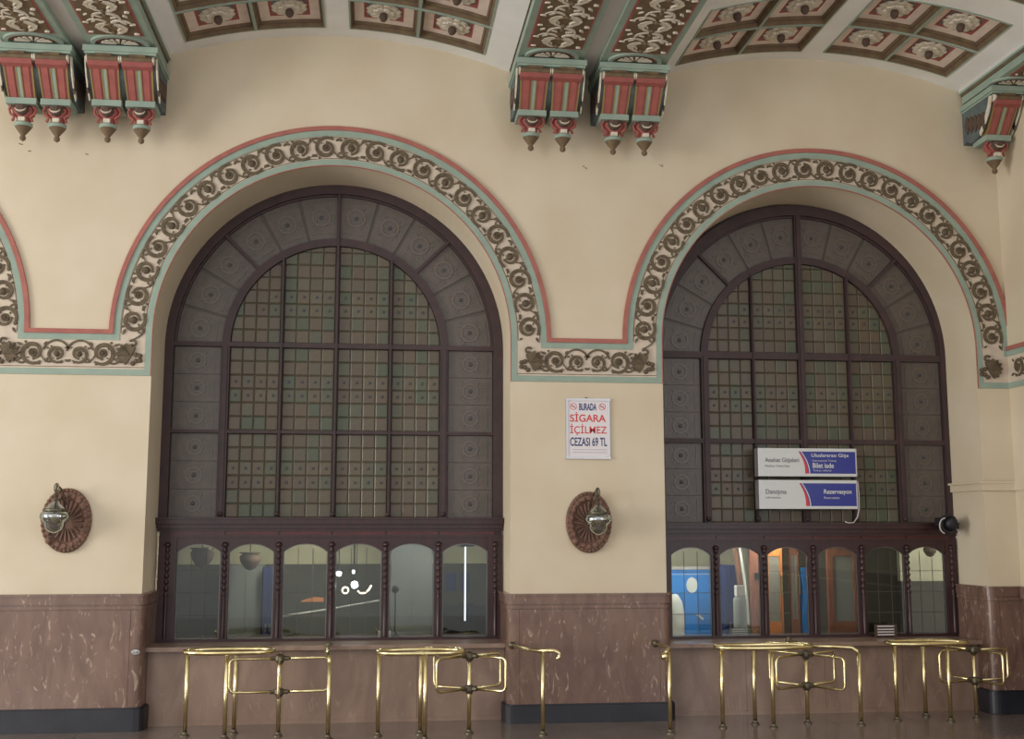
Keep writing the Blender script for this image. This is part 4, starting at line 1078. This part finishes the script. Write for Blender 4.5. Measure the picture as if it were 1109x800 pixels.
tag(obj('handrail', MB().use('sign_white').tube([(a, 2.2, b) for a, b in p], .012, 6)), 'thin pale slanting bar behind the third and fourth panes of the left screen', 'bar')
x0, z0 = at(324, 650, 2.5); x1, z1 = at(352, 646, 2.5)
root = thing('desk_lamp', 'long low orange lamp behind the third pane of the left screen', 'lamp', ((x0+x1)/2, 2.5, z0))
obj('shade', MB().use('orange_wood').prism([(-.17, -.02), (.17, -.02), (.17, .03), (.05, .05), (-.12, .01)], -.04, .04), root); obj('stem', MB().use('steel').tube([(0, .0, .02), (0, .0, 2.62-z0)], .01, 6), root)

# right office: blue screen, white stand
x0, x1 = ux(738, 2.3), ux(777, 2.3)
root = thing('blue_partition', 'bright blue partition behind the first pane of the right screen', 'partition', ((x0+x1)/2, 2.3, 0)); cx = (x0+x1)/2
_, zt = at(750, 615, 2.3)
obj('panel', MB().use('blue_paint').box(x0-cx-.3, x1-cx+.0, 0, .04, 0, zt), root)
obj('top_rail', MB().use('alu').box(x0-cx-.3, x1-cx, -.02, .05, zt-.02, zt+.02).box(x0-cx-.3, x1-cx, -.01, .0, zt-.10, zt-.09), root)
m = MB().use('sign_white').lathe([(.001, -.012), (.10, -.01), (.10, 0)], (-.12, 0, zt-.26), 12, .9, 1.2, axis='y'); obj('round_emblem', m, root)
m = MB().use('sign_white').prism([(-.06, zt-.72), (.04, zt-.80), (.06, zt-.77), (-.03, zt-.69)], -.01, 0); obj('white_mark', m, root)
x, z = at(731, 660, 1.9)
m = MB().use('sign_white'); m.smooth = True; m.lathe([(.14, 0), (.14, 1.25), (.11, 1.42), (.05, 1.52), (.001, 1.54)], (x, 1.9, 0), 14); tag(obj('water_bottle_stand', m), 'white rounded water stand in front of the blue partition', 'stand')
# second pane
cabinet('dark blue locker behind the second pane of the right screen', ux(781, 2.2), ux(795, 2.2), 2.0, 2.6, at(790, 612, 2.0)[1], 'navy')
def leaning(label, pts, mt, r, name): tag(obj(name, MB().use(mt).tube([(at(u, v, Y)[0], Y, at(u, v, Y)[1]) for u, v, Y in pts], r, 8)), label, 'post')
leaning('dark post leaning behind the second pane of the right screen', [(797, 594, 1.9), (803, 640, 1.8), (808, 680, 1.75)], 'fabric_brown', .05, 'leaning_post')
leaning('pale pole leaning behind the second pane of the right screen', [(801, 592, 1.7), (808, 640, 1.6), (811, 676, 1.56)], 'sign_white', .02, 'leaning_pole')
xx, z = at(801, 645, 1.35)
root = thing('canister', 'grey canister with white cap behind the second pane of the right screen', 'canister', (xx, 1.35, .9))
m = MB().use('office_grey'); m.smooth = True; m.lathe([(.10, 0), (.10, z-.95), (.06, z-.90)], n=12); obj('body', m, root); obj('cap', MB().use('paper').box(-.06, .06, -.06, .06, z-.90, z-.75), root)
desk('low brown shelf behind the right ticket screen', 7.3, 9.85, 1.12, 1.5, .9)
def door_leaf(label, u0, u1, Y, mt, glassu):
    x0, x1 = ux(u0, Y), ux(u1, Y); cx = (x0+x1)/2; root = thing('office_door', label, 'door', (cx, Y, 0)); w = (x1-x0)/2
    st = w*.36
    obj('stile', MB().use(mt).box(-w, -w+st, 0, .05, 0, 2.55), root); obj('stile', MB().use(mt).box(w-st, w, 0, .05, 0, 2.55), root)
    obj('top_rail', MB().use(mt).box(-w+st, w-st, 0, .05, 2.1, 2.55), root); obj('bottom_rail', MB().use(mt).box(-w+st, w-st, 0, .05, 0, 1.12), root)
    obj('door_glass', MB().use('office_grey').box(-w+st, w-st, .02, .03, 1.12, 2.1), root)
    obj('handle', MB().use('brass').tube([(w*.8, -.04, 1.5), (w*.8, -.04, 1.8)], .012, 6).tube([(w*.8, 0, 1.5), (w*.8, -.04, 1.5)], .01, 6), root)
door_leaf('orange wooden door with narrow glass behind the third pane of the right screen', 830, 848, 1.75, 'orange_wood', 0)
door_leaf('slim orange wooden door with bright handle behind the third pane of the right screen', 856, 866, 2.2, 'red_wood', 0)
door_leaf('wide red-brown door behind the fourth pane of the right screen', 897, 931, 1.7, 'red_wood', 0)
x0 = ux(813, 1.7); x1 = ux(826, 1.7)
root = thing('side_cupboard', 'red-brown cupboard side behind the second pane of the right screen', 'cupboard', ((x0+x1)/2, 1.7, 0)); w = (x1-x0)/2
obj('panel', MB().use('red_wood').box(-w, w, 0, .05, 0, 2.55), root); obj('lock', MB().use('black_plastic').box(-.02, .06, -.02, 0, 1.75, 1.85), root)
x0 = ux(867, 2.3); x1 = ux(876, 2.3)
box_thing('blue_file_box', 'blue file box behind the third pane of the right screen', 'box', x0, x1, 2.3, 2.6, .9, 1.9, 'blue_paint')
# cards on the sills
def card(label, u0, v0, u1, v1, Y, zs_, mt, lines):
    x0, z1 = at(u0, v0, Y); x1, _ = at(u1, v1, Y); root = thing('counter_card', label, 'sign', ((x0+x1)/2, Y, zs_)); w = (x1-x0)/2; h = z1-zs_
    obj('plate', MB().use(mt).box(-w, w, 0, .012, 0, h), root)
    m = MB().use('paper')
    for q in lines: m.box(-w*.75, w*.75, -.002, 0, h*q-.006, h*q+.008)
    obj('printed_lines', m, root); obj('foot', MB().use('alu').box(-w*.8, w*.8, 0, .07, 0, .008), root)
card('small dark card with pale print on the right sill', 947, 676, 972, 694, .70, .966, 'desk', (.85, .62, .42, .22))
card('small clear card behind the second pane of the right screen', 790, 680, 813, 696, 1.15, .90, 'office_grey', (.9, .75, .6, .45))

# small fixtures
x, z = at(147, 706, -.05)
root = thing('wall_socket', 'small grey oval socket on the brown marble of the left pier', 'socket', (x, -.046, z))
obj('plate', MB().use('steel').lathe([(.001, -.014), (.85, -.012), (1, 0)], (0, 0, 0), 16, .062, .04, axis='y'), root)
obj('screw', MB().use('dark_brown').ball((-.02, -.014, 0), .008).ball((.02, -.014, 0), .008), root)
x, z = at(672, 4, -1.9)
root = thing('spotlight', 'small pale spotlight hanging between the middle pair of beams', 'ceiling lamp', (x, -1.9, z))
m = MB().use('sign_white'); m.smooth = True; m.lathe([(.001, -.10), (.06, -.10), (.07, .06), (.03, .10)], (-.05, 0, 0), 12, axis='y'); obj('can', m, root)
m = MB().use('sign_white').tube([(.08+.06*math.cos(t), -.02, .06*math.sin(t)) for t in [2*PI*k/12 for k in range(12)]], .014, 6, True); obj('bail', m, root)
obj('stem', MB().use('alu').tube([(0, 0, .02), (0, 0, 8.835-z)], .014, 6), root)
wb = bpy.data.objects['wall_back']
for u, v, du, dv in ((633, 181, 3, 1), (631, 180, 2, -1), (714, 178, 4, 2), (717, 177, 1, 2), (20, 155, 5, 1), (30, 163, 4, 0), (92, 166, 4, 1)):
    (a, b), (c, d) = at(u, v, 0), at(u+du, v+dv, 0)
    obj('plaster_scar', MB().use('scroll_brown').prism([(a, b), (c, d), (c-.004, d-.012), (a+.01, b-.014)], -.002, .001), wb)

# repeats of a kind carry one group phrase
GR = {'double_bracket': 'double brackets under the ceiling beams', 'turnstile': 'brass turnstiles before the counters', 'queue_rail': 'brass loop rails before the counters',
      'brass_rail': 'single-post brass rails', 'wall_lamp': 'oval wall lamps on the piers', 'sign_box': 'hanging sign boxes', 'ticket_screen': 'wooden ticket screens',
      'office_lamp': 'added bulbs imitating glare in the left screen', 'basket_lamp': 'basket-shaped lamps in the offices', 'office_chair': 'black office chairs', 'poster': 'blue posters in the left office',
      'office_cabinet': 'cabinets in the offices', 'office_door': 'doors in the right office', 'counter_card': 'small cards at the right counter', 'office_desk': 'desks behind the screens'}
for o in SC.objects:
    k = o.name.split('.')[0]
    if o.parent is None and 'category' in o and k in GR: o['group'] = GR[k]
